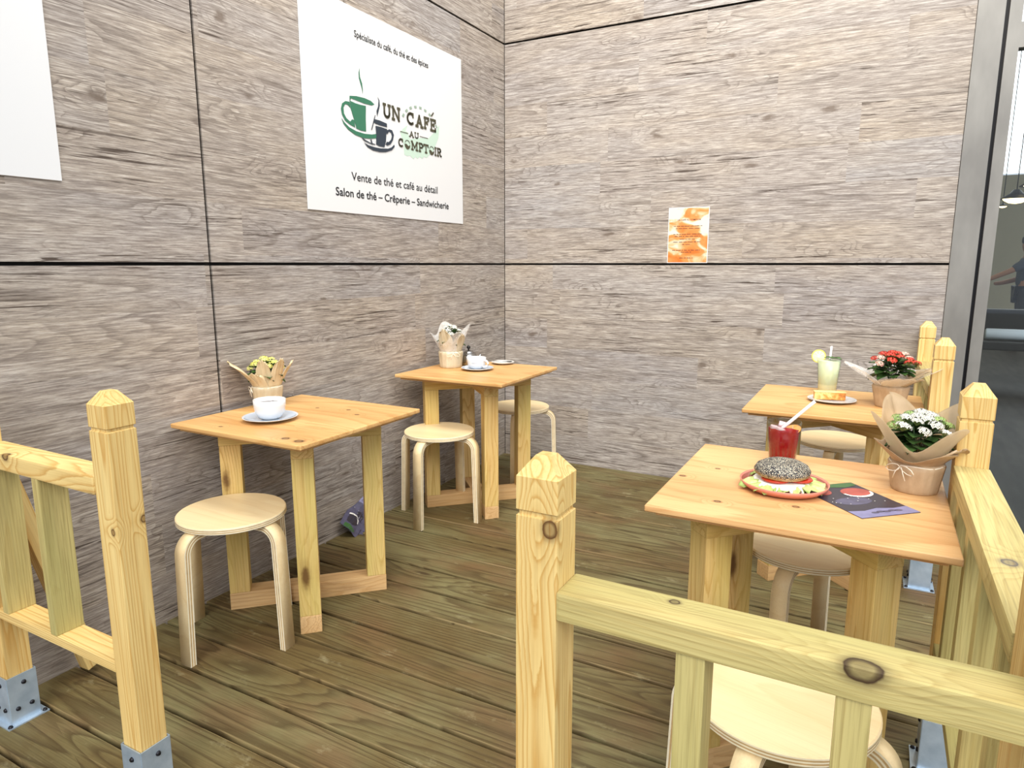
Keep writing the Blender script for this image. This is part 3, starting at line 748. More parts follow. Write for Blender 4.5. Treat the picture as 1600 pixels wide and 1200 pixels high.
for a, b in (((-1.105, 1.966), (-1.040, 1.966)), ((-.937, 1.968), (-.865, 1.968))):
    bm = bmesh.new(); stroke(bm, [(a[0]-SY, a[1]-SZ), (b[0]-SY, b[1]-SZ)], .003, .0066); mk('logo_dash', bm, 'inkbrown', sg, fix=False)

# ------------------------------------------------------------------ orange notice on the back wall
def notice_mat():
    n = NT('orange_watercolour_print'); c = n.coords(False)
    f = n.noise(n.scale(c, (1, 1.6, 1), (2.3, .4, 0)), 9, 3, .5, .8)
    sp = n.n('ShaderNodeSeparateXYZ'); n.l(c, sp.inputs[0])
    g = n.math('ADD', f, n.math('MULTIPLY', sp.outputs[1], -.75))
    n.set(Base_Color=n.ramp(g, [(.38, 'd8d0c0'), (.45, 'dcb48a'), (.52, 'd98a48'), (.70, 'd06a20')]), Roughness=.3, Specular_IOR_Level=.6); return n.m
M['notice'] = notice_mat()
nt = thing('notice', 'small orange and white printed notice on the back wall', 'notice', (1.214, -.001, 1.466)); nt.rotation_euler = (pi/2, 0, 0)
bm = bmesh.new(); bm_box(bm, -.113, .113, -.154, .154, 0, .0015, 0); bm_box(bm, -.117, .117, -.158, .158, -.0002, .0008, 1)
mk('sheet', bm, ['notice', 'signwhite'], nt)
bm = bmesh.new(); rr = random.Random(3)
def words(y, x0, x1, h):
    x = x0
    while x < x1-.003:
        wl_ = min(rr.uniform(.008, .03), x1-x); xx = x
        while xx < x+wl_-.001:
            lw = rr.uniform(.0016, .003); bm_poly(bm, [(xx, y), (xx+lw, y), (xx+lw, y+h*rr.uniform(.7, 1.2)), (xx, y+h*rr.uniform(.7, 1.1))], .0018); xx += lw+.0006
        x += wl_+.005
for y, a, b in ((.050, -.085, .080), (.037, -.073, .064), (.004, -.085, .078), (-.008, -.078, .070), (-.024, -.048, .040), (-.040, -.085, .078), (-.054, -.032, .022), (-.087, -.088, .072), (-.098, -.037, .022), (-.131, -.046, .032)):
    words(y, a, b, .0042)
mk('small_print', bm, 'ink', nt, fix=False)
text_obj('heading_print', 'UN CAFÉ AU COMPTOIR', -.064, .072, .083, .0085, 'ink', nt, w=.002, off=.01)

# ------------------------------------------------------------------ tableware
M['china'] = plain('white_china', 'dedede', .12, Coat_Weight=.4)
M['bluechina'] = plain('pale_grey_blue_china', 'b9c6d6', .2)
M['greychina'] = plain('grey_white_china', 'd9d7d2', .2)
M['coffee'] = plain('coffee', '3a2112', .15)
M['steel'] = plain('polished_steel', 'a6a6a6', .16, Metallic=1.0)
def lathe_obj(name, prof, mat, parent=None, loc=(0,0,0), seg=48, rf=None):
    bm = bmesh.new(); bm_lathe(bm, prof, seg, rf=rf); return mk(name, bm, mat, parent, loc)
def saucer(r, h, loc, label, mat='china', well='bluechina', group=None):
    t = thing('saucer', label, 'saucer', loc, 0, group)
    lathe_obj('plate_body', [(0, 0.0), (r*.5, 0), (r*.55, .002), (r*.97, h-.002), (r, h), (r*.985, h+.001), (r*.93, h-.001), (r*.52, .006), (0, .0045)], mat, t)
    lathe_obj('glazed_well', [(0, .0052), (r*.52, .0066), (r*.92, h+.0004)], well, t)
    return t
def cup(loc, r, h, label, handle=None):
    t = thing('coffee_cup', label, 'cup', loc)
    prof = [(0, 0), (r*.5, 0), (r*.52, .003), (r*.72, h*.10), (r*.92, h*.38), (r*.985, h*.7), (r, h), (r-.003, h), (r*.93, h*.7), (r*.86, h*.4), (r*.6, h*.13), (0, h*.1)]
    lathe_obj('cup_body', prof, 'china', t)
    lathe_obj('coffee', [(0, h*.78), (r*.945, h*.78)], 'coffee', t)
    a = handle
    pts = [(r*.93*cos(a), r*.93*sin(a), h*.82)]
    for k in range(9):
        b = pi/2 - k*pi/8; rr_ = r*.95 + .030*cos(b)
        pts.append((rr_*cos(a), rr_*sin(a), h*.52 + h*.30*sin(b)))
    pts.append((r*.80*cos(a), r*.80*sin(a), h*.24))
    bm = bmesh.new(); bm_tube(bm, pts, .0045, 10, flat=1.3); mk('handle', bm, 'china', t)
    return t
saucer(.098, .016, (.297, -2.305, TT), 'pale blue saucer under the white cup in front of the yellow flowers', 'china', 'bluechina')
cup((.297, -2.305, TT+.0055), .057, .072, 'plain white coffee cup on blue saucer, beside the yellow flowers', handle=RD(125))
saucer(.088, .014, (.343, -.925, TT), 'white saucer under the cup next to the teapot', 'china', 'bluechina')
c2 = cup((.335, -.920, TT+.0055), .052, .062, 'white teacup with side handle, in front of the small steel teapot', handle=RD(-8))
# faint grey print line on the teacup
bm = bmesh.new()
for k in range(9):
    a = RD(-88+k*3.6); r_ = .0515
    vs = [bm.verts.new((r_*cos(x), r_*sin(x), z)) for x, z in ((a, .034), (a+RD(2.4), .034), (a+RD(2.4), .037), (a, .037))]; bm.faces.new(vs)
M['greyprint'] = plain('grey_print', '8b97a6', .4); mk('grey_print', bm, 'greyprint', c2)
# small dish with spoon-like dark piece
saucer(.066, .013, (.357, -.668, TT), 'small cream dish with a dark spoon at the back of the corner table', 'greychina', 'greychina')
t = thing('teaspoon', 'small dark teaspoon lying on the cream dish', 'spoon', (.357, -.668, TT+.0135), RD(18))
bm = bmesh.new(); bm_tube(bm, [(-.06, 0, .004), (-.02, 0, .0015), (.02, 0, .0015)], .0016, 8); mk('handle', bm, 'steel', t)
bm = bmesh.new(); bm_lathe(bm, [(0, -.0012), (.008, .0), (.0125, .003), (.0115, .0035), (.007, .001), (0, 0)], 20)
for v in bm.verts: v.co.x = v.co.x*1.5+.036
mk('bowl', bm, 'black', t)
# teapot
def teapot(loc):
    t = thing('teapot', 'small round stainless steel teapot with black knob', 'teapot', loc, RD(20))
    lathe_obj('pot_body', [(0, 0), (.034, 0), (.044, .008), (.0505, .028), (.050, .048), (.041, .064), (.030, .070)], 'steel', t)
    lathe_obj('lid', [(.031, .0695), (.031, .073), (.022, .082), (.006, .086), (0, .086)], 'steel', t)
    lathe_obj('knob', [(0, .086), (.004, .086), (.0045, .092), (.010, .096), (.0105, .104), (.006, .110), (0, .111)], 'black', t)
    bm = bmesh.new(); bm_tube(bm, [(.040, 0, .030), (.058, 0, .042), (.070, 0, .064)], [.010, .007, .005], 10); mk('spout', bm, 'steel', t)
    bm = bmesh.new(); bm_tube(bm, [(-.036, 0, .064), (-.058, 0, .066), (-.070, 0, .048), (-.062, 0, .026), (-.042, 0, .018)], .004, 8); mk('handle', bm, 'black', t)
teapot((.209, -.798, TT))

# ------------------------------------------------------------------ drinks
def glassmat(name):
    n = NT(name); n.set(Base_Color='ffffff', Roughness=.02, Transmission_Weight=1.0, IOR=1.35); return n.m
M['glass'] = glass_thin('clear_glass', 'f4f8f7')
n = NT('red_iced_tea'); n.set(Base_Color='a80f18', Roughness=.05, Transmission_Weight=.25, IOR=1.2, Emission_Strength=0.0); M['redtea'] = n.m
n = NT('cloudy_lemonade'); n.set(Base_Color='f3efc8', Roughness=.25, Subsurface_Weight=.3, Subsurface_Radius=(.02, .02, .01)); M['lemonade'] = n.m
n = NT('ice'); n.set(Base_Color='ffe6ea', Roughness=.08, Transmission_Weight=.5, IOR=1.15); M['ice'] = n.m
n = NT('citrus_flesh'); c = n.coords(False)
n.set(Base_Color='f4a24a', Roughness=.3); M['orange'] = n.m
M['lemonrind'] = plain('lemon_rind', 'e9d94f', .4); M['lemonflesh'] = plain('lemon_flesh', 'f0ecae', .3, .15)
M['straw'] = plain('white_paper_straw', 'f4f4f2', .5)
def tumbler(loc, rb, rt, h, liq, lv, label, lname, facets=0):
    t = thing('drinking_glass', label, 'glass', loc)
    rf = (lambda a, z: 1+.012*cos(facets*a)*(1 if z < h*.72 else 0)) if facets else None
    th = .0022
    lathe_obj('glass_wall', [(0, 0), (rb-.002, 0), (rb, .003), (rb+(rt-rb)*.5, h*.5), (rt, h-.002), (rt-th/2, h), (rt-th, h-.002), (rb+(rt-rb)*.5-th, h*.5), (rb-th, .010), (0, .009)], 'glass', t, seg=72, rf=rf)
    ri = lambda z: rb+(rt-rb)*(z/h)-th-.0004
    lathe_obj(lname, [(0, .0095), (ri(.01)-.002, .0096), (ri(.012), .012), (ri(h*lv*.5), h*lv*.5), (ri(h*lv), h*lv), (0, h*lv)], liq, t, seg=64)
    return t
tumbler((2.013, -2.005, TT), .036, .046, .125, 'redtea', .84, 'short tumbler of red iced tea behind the bagel sandwich', 'iced_tea', 18)
tumbler((2.049, -.770, TT), .037, .049, .158, 'lemonade', .93, 'tall tumbler of cloudy lemonade beside the red flowers', 'lemonade')
def straw(loc, top, label):
    a, b = Vector(loc), Vector(top); bm = bmesh.new(); d = b-a
    pts = [a+d*k/6 for k in range(7)]; r = .0042
    bm_tube(bm, pts, r, 14)
    for f in [f for f in bm.faces if len(f.verts) > 4]: bm.faces.remove(f)
    o = mk('drinking_straw', bm, 'straw'); solidify(o, .0006); tag(o, label, 'straw')
straw((2.000, -2.008, TT+.095), (2.086, -1.985, TT+.185), 'white straw leaning out of the red iced tea')
straw((2.05, -.765, TT+.12), (2.052, -.735, TT+.205), 'white straw standing in the lemonade glass')
def citrus(name, loc, rot, r, rind, flesh, label, th=.005):
    t = thing(name, label, 'fruit slice', loc); t.rotation_euler = rot
    lathe_obj('rind', [(r*.88, -th/2), (r, -th/2+.001), (r, th/2-.001), (r*.88, th/2), (r*.88, -th/2)], rind, t)
    bm = bmesh.new()
    for k in range(8):
        a0 = k*pi/4+.05; a1 = (k+1)*pi/4-.05
        bm_poly(bm, [(r*.10*cos((a0+a1)/2), r*.10*sin((a0+a1)/2))]+[(r*.86*cos(a0+(a1-a0)*i/5), r*.86*sin(a0+(a1-a0)*i/5)) for i in range(6)], th/2-.0004, thick=th-.001)
    mk('flesh', bm, flesh, t)
    lathe_obj('pith', [(0, -.0012), (r*.88, -.0012), (r*.88, .0012), (0, .0012)], 'china', t)
citrus('lemon_slice', (2.006, -.775, TT+.163), (RD(82), RD(10), RD(12)), .029, 'lemonrind', 'lemonflesh', 'lemon wheel perched on the left rim of the lemonade')
citrus('orange_slice', (2.036, -2.005, TT+.103), (RD(22), RD(-12), 0), .022, 'orange', 'orange', 'orange slice floating on the right in red iced tea')
for k, (x, y, z, rz, lb) in enumerate([(1.988, -2.020, .104, .3, 'ice cube at the left in red iced tea'), (2.006, -2.031, .101, .9, 'ice cube at the front in red iced tea'), (2.005, -1.985, .107, .1, 'ice cube at the back in red iced tea')]):
    bm = bmesh.new(); bm_box(bm, -.010, .010, -.010, .010, -.009, .009); bevel(bm, .005, 3)
    o = mk('ice_cube', bm, 'ice', None, (x, y, TT+z), (.3*k, .2, rz), smooth=True); tag(o, lb, 'ice', 'ice cubes in the red tea')
def leafmat(name, a, b, rough=.4):
    n = NT(name); c = n.coords(); n.set(Base_Color=n.ramp(n.noise(c, 60, 3), [(.35, a), (.65, b)]), Roughness=rough, Specular_IOR_Level=.5); return n.m
M['leaf'] = leafmat('flower_leaves', '27401f', '4c6b34'); M['mint'] = leafmat('mint_leaves', '2e5a26', '5c8a45')
def leaf(bm, base, yaw, pitch, L, w, mi=0, curl=.35):
    """ovate leaf as a curved grid"""
    R_ = Matrix.Rotation(yaw, 3, 'Z') @ Matrix.Rotation(-pitch, 3, 'Y'); rows = []
    for i in range(7):
        s = i/6; wd = w*sin(pi*min(1, s*.93+.07))**.8*(1-.15*s)
        rows.append([bm.verts.new(Vector(base) + R_ @ Vector((L*s, wd*t_/2, L*(-curl*s*s) + abs(t_)*w*.12))) for t_ in (-1, -.5, 0, .5, 1)])
    for a, b in zip(rows, rows[1:]):
        for k in range(4): q = bm.faces.new([a[k], a[k+1], b[k+1], b[k]]); q.smooth = True; q.material_index = mi
bm = bmesh.new()
for k in range(7): leaf(bm, (0, 0, 0), k*2.4, .25+.12*(k % 3), .034, .020)
o = mk('mint_sprig', bm, 'mint', None, (2.064, -.785, TT+.158), fix=False); solidify(o, .0005); tag(o, 'green mint sprig on top of the lemonade', 'herb')

# ------------------------------------------------------------------ bagel on pink plate
M['pink'] = plain('terracotta_pink_glaze', 'd0826e', .25); M['pinkin'] = plain('brown_pink_glaze', '9a5b4d', .2)
t = thing('plate', 'terracotta pink plate under the bagel sandwich', 'plate', (2.045, -2.232, TT)); t.scale = (.94, .94, 1)
lathe_obj('plate_body', [(0, 0), (.075, 0), (.098, .004), (.111, .014), (.113, .021), (.111, .022), (.108, .018), (.096, .008), (.07, .0055), (0, .005)], 'pink', t, seg=72)
lathe_obj('glazed_well', [(0, .0056), (.07, .0060), (.0955, .0086), (.1075, .0184)], 'pinkin', t, seg=72)
def bun_mat():
    n = NT('poppy_seed_crust'); c = n.coords(False)
    vo = n.n('ShaderNodeTexVoronoi'); n.l(c, vo.inputs['Vector']); vo.inputs['Scale'].default_value = 780
    sp = n.n('ShaderNodeSeparateXYZ'); n.l(c, sp.inputs[0])
    dens = n.ramp(n.math('ADD', sp.outputs[2], n.math('MULTIPLY', n.noise(c, 35, 3), .012)), [(.042, .30), (.060, .85)])
    seed = n.math('LESS_THAN', vo.outputs['Distance'], dens)
    base = n.ramp(n.noise(c, 50, 4), [(.3, 'c78f4d'), (.7, 'e7c489')])
    sc = n.n('ShaderNodeSeparateColor'); n.l(vo.outputs['Color'], sc.inputs[0])
    seedc = n.ramp(sc.outputs[0], [(0, '181a22'), (.75, '2c303c'), (.78, 'd8d0b8'), (1, 'e6dcc0')], 'CONSTANT')
    n.set(Base_Color=n.mix(seed, base, seedc), Roughness=.55); n.bump(seed, .0006, .6); return n.m
M['bun'] = bun_mat()
M['bread'] = plain('toasted_bread', 'd29a55', .65, .4); M['crumb'] = plain('cake_crumb', 'edcf8d', .8, .25)
M['tomato'] = plain('tomato', 'cf3f22', .2, .2); M['cheese'] = plain('cream_cheese', 'f6f3ea', .35, .05)
n = NT('lettuce'); c = n.coords(False); n.set(Base_Color=n.ramp(n.noise(c, 30, 4), [(.3, '7fa242'), (.55, 'b3c274'), (.75, 'd8dcae')]), Roughness=.4); M['lettuce'] = n.m
bg_ = thing('bagel_sandwich', 'poppy seed bagel with tomato, lettuce and cream cheese on pink plate', 'sandwich', (2.040, -2.235, TT+.0065), .3)
lathe_obj('lower_bun', [(0, 0), (.052, 0), (.062, .006), (.063, .012), (.058, .017), (0, .018)], 'bread', bg_)
wob = lambda a, z: 1+.05*sin(3*a+1)+.04*sin(7*a)
bm = bmesh.new(); bm_lathe(bm, [(0, .016), (.055, .014), (.068, .010), (.070, .015), (.064, .023), (0, .025)], 60, rf=wob); mk('cream_cheese', bm, 'cheese', bg_, smooth=True)
bm = bmesh.new(); rr = random.Random(5)
for (a, L) in ((-1.9, .026), (-1.45, .02), (-1.1, .024), (-2.5, .018), (.3, .02)):
    x, y = cos(a), sin(a); bm_tube(bm, [(x*.060, y*.060, .018), (x*.072, y*.072, .013), (x*(.068+L*.5), y*(.068+L*.5), .006)], [.006, .005, .003], 8)
mk('cream_drip', bm, 'cheese', bg_)
# ruffled lettuce sheets
bm = bmesh.new()
for a0, a1, R0, R1, z0 in ((-3.3, -1.9, .045, .098, .020), (-.95, .35, .045, .098, .022), (.5, 2.6, .045, .088, .024), (-2.3, -.9, .045, .078, .021)):
    rows = []
    for i in range(33):
        a = a0+(a1-a0)*i/32; row = []
        for j in range(8):
            s = j/7; R_ = R0+(R1-R0)*s*(1+.16*sin(a*11+2)*s+.08*sin(a*23)*s)
            row.append(bm.verts.new((R_*cos(a), R_*sin(a), z0 - .013*s*s + .007*s*sin(a*17+s*3)+.003*s*sin(a*41))))
        rows.append(row)
    for A, B in zip(rows, rows[1:]):
        for k in range(7): q = bm.faces.new([A[k], A[k+1], B[k+1], B[k]]); q.smooth = True
o = mk('lettuce', bm, 'lettuce', bg_, fix=False); solidify(o, .0008)
for x, y in ((-.020, -.026), (.036, -.014), (-.008, .03)):
    lathe_obj('tomato_slice', [(0, 0), (.031, 0), (.034, .003), (.031, .007), (0, .007)], 'tomato', bg_, (x, y, .0265))
lathe_obj('upper_bun', [(0, .034), (.058, .034), (.066, .040), (.068, .050), (.061, .064), (.045, .074), (.028, .0765), (.012, .072), (.004, .066), (0, .0655)], 'bun', bg_, seg=72, rf=lambda a, z: 1+.02*sin(2*a)+.01*sin(5*a))
bg_.scale = (1, 1, .86)

# ------------------------------------------------------------------ cake plate
saucer(.094, .012, (2.080, -.955, TT), 'grey rimmed white plate under the slice of cake', 'greychina', 'china')
t = thing('cake_slice', 'golden brown slice of loaf cake in front of the lemonade', 'cake', (2.070, -.955, TT+.0075), RD(14))
def cakemat():
    n = NT('marbled_cake'); c = n.coords(False)
    f = n.noise(c, 22, 4, .6, .5); n.set(Base_Color=n.ramp(f, [(.38, 'ecc27c'), (.52, 'd08a3c'), (.66, '9c5a24')]), Roughness=.75); n.bump(n.noise(c, 300, 3), .001, .6); return n.m
M['cake'] = cakemat()
bm = bmesh.new(); bm_box(bm, -.060, .060, -.016, .016, 0, .032); bevel(bm, .005, 2); mk('crumb', bm, 'cake', t)
bm = bmesh.new(); bm_box(bm, -.061, .061, -.017, .017, .0305, .0345); bevel(bm, .0018, 2); mk('sugar_icing', bm, 'crumb', t)

# ------------------------------------------------------------------ printed leaflets
M['fnight'] = plain('dark_violet_print', '37343f', .28, .15); M['flilac'] = plain('lilac_print', '8583a8', .3, .2)
M['fred'] = plain('red_print', 'b8574c', .3, .3); M['fgreen'] = plain('green_leaf_print', '3f6a3a', .3, .2); M['fgrey'] = plain('grey_violet_print', '5c5a72', .3, .35)
def leaflet_bm():
    bm = bmesh.new(); w, h = .0795, .111
    bm_poly(bm, [(-w, -h), (w, -h), (w, h), (-w, h)], .0012, 0, .0012)
    bm_poly(bm, [(-w, -h), (w, -h), (w, -h*.62), (w*.5, -h*.66), (0, -h*.58), (-w*.5, -h*.66), (-w, -h*.6)], .0016, 1)
    bm_poly(bm, arcp(-w*.2, -h*.1, w*.6, h*.22, 0, 360, 20)[:-1], .0014, 4)
    bm_poly(bm, arcp(w*.45, h*.35, w*.5, h*.30, 0, 360, 24)[:-1], .0016, 2)
    bm_poly(bm, arcp(w*.45, h*.35, w*.5, h*.30, 180, 360, 16)+arcp(w*.45, h*.33, w*.42, h*.20, 360, 180, 16), .0018, 5)
    bm_poly(bm, arcp(-w*.62, h*.62, w*.36, h*.26, 0, 360, 24)[:-1], .0016, 2)
    bm_poly(bm, [(w*.1, h*.98), (w*.98, h*.98), (w*.95, h*.78), (w*.45, h*.70), (-.1*w, h*.8)], .0017, 3)
    rr_ = random.Random(9)
    for k in range(14):
        x = rr_.uniform(-w*.9, w*.9); y = rr_.uniform(-h*.3, h*.2); bm_poly(bm, arcp(x, y, .0016, .0012, 0, 360, 8)[:-1], .0019, 5)
    for k in range(5): bm_poly(bm, arcp(-w*.3+k*w*.2, -h*.8+.003*(k % 2), w*.13, h*.05, 0, 360, 10)[:-1], .0018, 4)
    return bm
LM = ['fnight', 'flilac', 'fred', 'fgreen', 'fgrey', 'cheese']
o = mk('leaflet', leaflet_bm(), LM, None, (2.210, -2.238, TT+.0002), (0, 0, RD(42.5)), fix=False); tag(o, 'dark violet food leaflet lying on the table beside the bagel plate', 'leaflet', 'food leaflets')
bm = leaflet_bm()
bmesh.ops.subdivide_edges(bm, edges=[e for e in bm.edges if e.calc_length() > .03], cuts=6, use_grid_fill=True)
for v in bm.verts:   # sheet slumped and curled against the wall
    v.co.z += .035*(v.co.y/.111)**2*.35 + .006*sin(v.co.x*60)
o = mk('leaflet', bm, ['fgrey', 'flilac', 'fnight', 'fgreen', 'fnight', 'cheese'], None, (.040, -1.56, .055), fix=False)
o.rotation_euler = (Matrix.Rotation(RD(90), 3, 'Z') @ Matrix.Rotation(RD(58), 3, 'X') @ Matrix.Rotation(RD(115), 3, 'Z')).to_euler()
tag(o, 'curled violet leaflet fallen on the deck against the left wall', 'leaflet', 'food leaflets')

# ------------------------------------------------------------------ wrapped pot plants
def papermat(name, a, b, alpha=1.0, rough=.6, trans=0.0):
    n = NT(name); c = n.coords()
    f = n.noise(n.scale(c, (1, 1, .5)), 26, 4, .6)
    n.set(Base_Color=n.ramp(f, [(.3, a), (.7, b)]), Roughness=rough, Alpha=alpha, Transmission_Weight=0.0)
    if trans:
        tl = n.n('ShaderNodeBsdfTranslucent'); tl.inputs[0].default_value = lin(b); mx = n.n('ShaderNodeMixShader'); mx.inputs[0].default_value = trans
        n.l(n.b.outputs[0], mx.inputs[1]); n.l(tl.outputs[0], mx.inputs[2]); n.l(mx.outputs[0], n.out.inputs[0])
    n.bump(f, .004, .5)
    return n.m
M['kraft'] = papermat('kraft_paper', 'b99b78', 'd9bf9c', trans=.15)
M['cream'] = papermat('cream_paper', 'c6b28c', 'e2d6bb', trans=.2)
M['tan'] = papermat('tan_tissue', 'dcc296', 'f0dfb8', trans=.2)
M['cello'] = glass_thin('clear_cellophane', 'eee6da')
M['sheer'] = papermat('sheer_kraft', 'cbb592', 'e2cfb0', alpha=.45, rough=.4, trans=.3)
M['haze'] = papermat('sheer_white_film', 'e8e2d8', 'ffffff', alpha=.3, rough=.25)
M['string'] = plain('white_raffia', 'f3ead6', .7)
def flowermat(name, a, b): return leafmat(name, a, b, .5)
M['f_yellow'] = flowermat('yellow_petals', 'd9d25a', 'f1eea0'); M['f_white'] = flowermat('white_petals', 'cfccc4', 'e6e4de')
M['f_red'] = flowermat('red_petals', 'b3141a', 'e8402c'); M['f_pink'] = flowermat('pale_pink_petals', 'e3a79a', 'f4dccb'); M['bud'] = flowermat('green_buds', '6f9247', 'a9bd75')
def head_mesh(mat, nfl, R, seed, pet):
    """domed cluster of four-petalled florets"""
    rr_ = random.Random(seed); bm = bmesh.new()
    for k in range(nfl):
        u = (k+.5)/nfl; th = math.acos(1-u*.85); ph = k*2.4
        nrm = Vector((sin(th)*cos(ph), sin(th)*sin(ph), cos(th)*.9)).normalized(); p = Vector((sin(th)*cos(ph)*R, sin(th)*sin(ph)*R, cos(th)*R*.55))
        a = nrm.orthogonal().normalized(); b = nrm.cross(a); r0 = rr_.uniform(0, 1.5)
        for q in range(4):
            t0 = r0+q*pi/2; d = a*cos(t0)+b*sin(t0); e = nrm.cross(d)
            vs = [bm.verts.new(p+x) for x in (nrm*.0, d*pet*.6-e*pet*.42+nrm*.001, d*pet+nrm*.0005, d*pet*.6+e*pet*.42+nrm*.001)]
            f = bm.faces.new(vs); f.material_index = 0
        bm_lathe_at = [bm.verts.new(p+nrm*.0018+a*.0012*cos(x)+b*.0012*sin(x)) for x in (0, 2.1, 4.2)]
        f = bm.faces.new(bm_lathe_at); f.material_index = 1
        bm_tube(bm, [p*.98-nrm*.001, Vector((0, 0, -R*.6))], .0006, 3, 1)
    me = bpy.data.meshes.new('flower_cluster'); bm.to_mesh(me); bm.free(); me.materials.append(M[mat]); me.materials.append(M['bud']); return me
def plant(label, loc, rz, rb, rt, hp, wrapmat, sheets, foliage_h, heads, fl, cat='potted plant', tie=True, seed=1, nleaf=30, leafL=.055, spread=.06, tie_ang=-2.2):
    t = thing('potted_plant', label, cat, loc, rz, None)
    rr_ = random.Random(seed)
    pl = [rr_.uniform(-1, 1) for _ in range(14)]
    def rf(a, z):
        s = z/hp; k = a/(2*pi)*14; i = int(k) % 14; f = k-int(k)
        crease = abs(f-.5)*2
        return 1+.035*pl[i]*(.4+.6*s)+.055*(crease-.5)*(.35+.65*s)*(.6+.4*pl[(i*5) % 14])
    lathe_obj('paper_wrap', [(0, 0), (rb*.96, 0), (rb, .003)]+[(rb+(rt-rb)*k/8, .003+(hp-.012)*k/8) for k in range(1, 9)]+[(rt*.93, hp), (rt*.86, hp-.004), (0, hp-.012)], wrapmat, t, seg=112, rf=rf)
    for (nm, mt, ang, wid, hh, lean, tip) in sheets:
        bm = bmesh.new(); rows = []; NU, NV = (64 if tip >= 1 else 16), 12; ph = rr_.uniform(0, 6)
        for i in range(NV+1):
            v = i/NV; row = []
            for j in range(NU+1):
                u = j/NU*2-1
                wv = wid*((1-v)**.5*(1-tip)+tip*(1-.3*v)) if v < 1 else wid*tip*.7
                if tip >= 1: wv = wid
                a = ang+u*wv
                r = rt*.90+lean*(v**1.25)*(1-.10*u*u)+.004*sin(u*7+ph)*v+.003*sin(u*15+v*5+ph)*v
                z = hp-.004+hh*v*(1-.14*u*u)+.004*sin(u*9+ph)*v
                if tip >= 1: q4 = cos(4*(a-ang)); z += hh*v*(.14*u*u+.22*q4-.42*max(0, cos(a+pi/2))); r += lean*v*.35*q4
                row.append(bm.verts.new((r*cos(a), r*sin(a), z)))
            rows.append(row)
        for A, B in zip(rows, rows[1:]):
            for k in range(NU): q = bm.faces.new([A[k], A[k+1], B[k+1], B[k]]); q.smooth = True
        bmesh.ops.remove_doubles(bm, verts=bm.verts, dist=1e-5)
        o = mk(nm, bm, mt, t, fix=False)
        if mt != 'cello': solidify(o, .0004)
    if tie:
        bm = bmesh.new(); r = rt*.97
        bm_tube(bm, [(r*cos(k*2*pi/28), r*sin(k*2*pi/28), hp-.006+.0015*sin(k)) for k in range(28)], .0016, 6, closed=True)
        for s in (-1, 1):
            lp = []
            for k in range(9):
                q = k/8*2*pi; lp.append((s*(.018-.018*cos(q)), -.004-.003*sin(q), -.004+.010*sin(q)*1.0-.010*(1-cos(q))*.5))
            R_ = Matrix.Rotation(tie_ang+pi/2, 3, 'Z'); c0 = Vector((r*1.02*cos(tie_ang), r*1.02*sin(tie_ang), hp-.006))
            bm_tube(bm, [c0+R_ @ Vector(p) for p in lp], .0011, 6)
            bm_tube(bm, [c0, c0+R_ @ Vector((s*.010, -.006, -.018)), c0+R_ @ Vector((s*.016, -.004, -.036))], .001, 6)
        mk('string_bow', bm, 'string', t)
    bm = bmesh.new()
    for k in range(nleaf):
        a = k*2.4; q = (k+.5)/nleaf; rad = spread*.55*sqrt(q)*.8
        leaf(bm, (rad*cos(a), rad*sin(a), hp+foliage_h*(.85-.45*q)+rr_.uniform(-.006, .006)), a+rr_.uniform(-.4, .4), .7-.85*q+rr_.uniform(-.1, .25), leafL*rr_.uniform(.75, 1.1), leafL*.85)
    for k in range(10):
        a = k*2.4; bm_tube(bm, [(0, 0, hp-.01), (.3*spread*cos(a), .3*spread*sin(a), hp+foliage_h*.5), (.6*spread*cos(a), .6*spread*sin(a), hp+foliage_h)], .0015, 5)
    mk('foliage', bm, 'leaf', t, fix=False)
    meshes = {m_: [head_mesh(m_, 22, .017, 10+i, .0052) for i in range(2)] for m_ in set(fl)}
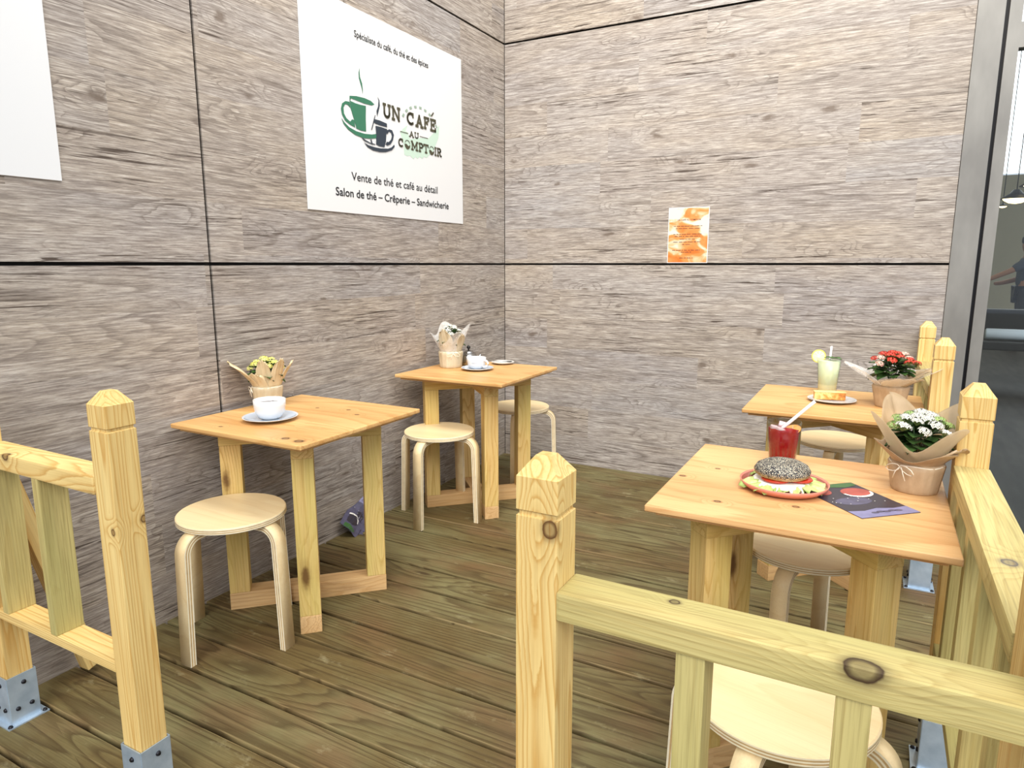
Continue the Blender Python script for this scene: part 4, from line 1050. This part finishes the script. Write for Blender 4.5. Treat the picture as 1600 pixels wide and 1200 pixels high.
    for k in range(heads):
        a = k*2.4+seed; q = (k+.5)/heads; rad = spread*sqrt(q)
        m_ = fl[k % len(fl)]
        o = bpy.data.objects.new('flower_cluster', meshes[m_][k % 2]); COL.objects.link(o); o.parent = t
        o.location = (rad*cos(a), rad*sin(a), hp+foliage_h*(1.28-.42*q)+rr_.uniform(-.004, .004)); o.rotation_euler = (-.5*q*sin(a), .5*q*cos(a), rr_.uniform(0, 3)); s = rr_.uniform(.8, 1.15); o.scale = (s, s, s)
    return t
# camera-facing direction is about -y; image-left is about -x-y mix
plant('paper wrapped pot of yellow flowers behind the white cup, left wall table', (.098, -2.135, TT), 0, .050, .060, .088, 'cream',
      [('paper_sheet', 'tan', RD(-122), .85, .105, .085, .35), ('paper_sheet', 'tan', RD(-52), .60, .112, .024, .5), ('paper_sheet', 'tan', RD(-8), .50, .118, .050, .4), ('paper_sheet', 'tan', RD(32), .5, .10, .05, .4), ('paper_sheet', 'kraft', RD(150), .8, .07, .03, .5), ('paper_sheet', 'tan', RD(-75), .7, .06, .03, .6)],
      .080, 13, ['f_yellow'], seed=3, spread=.062, tie_ang=RD(-120))
plant('cream paper wrapped white flowers left of the steel teapot', (.160, -.905, TT), 0, .060, .066, .092, 'cream',
      [('paper_sheet', 'cream', RD(-84), .95, .130, .024, .3), ('paper_sheet', 'cream', RD(-18), .75, .10, .040, .4), ('film_collar', 'haze', RD(-130), pi, .125, .045, 1)],
      .108, 9, ['f_white'], seed=5, spread=.05, tie_ang=RD(-45))
plant('kraft paper wrapped white flowers beside the leaflet, nearest plant', (2.336, -2.085, TT), 0, .052, .062, .078, 'kraft',
      [('paper_collar', 'kraft', RD(-60), pi, .050, .040, 1), ('paper_sheet', 'kraft', RD(-42), .6, .060, .060, .55), ('film_collar', 'sheer', RD(-55), pi, .125, .052, 1)],
      .092, 21, ['f_white', 'f_white', 'f_white', 'bud'], seed=8, spread=.062, tie_ang=RD(-125), nleaf=44, leafL=.05)
plant('cellophane wrapped red flowers on the back right table', (2.290, -.955, TT), 0, .052, .066, .090, 'kraft',
      [('film_collar', 'haze', RD(-175), pi, .070, .085, 1), ('paper_sheet', 'haze', RD(-168), .8, .085, .115, .7), ('paper_sheet', 'sheer', RD(-65), 1.1, .045, .070, .7), ('paper_sheet', 'sheer', RD(0), 1.0, .075, .070, .6)],
      .098, 17, ['f_red', 'f_red', 'f_red', 'f_pink'], seed=12, spread=.080, tie=False, nleaf=44, leafL=.062)
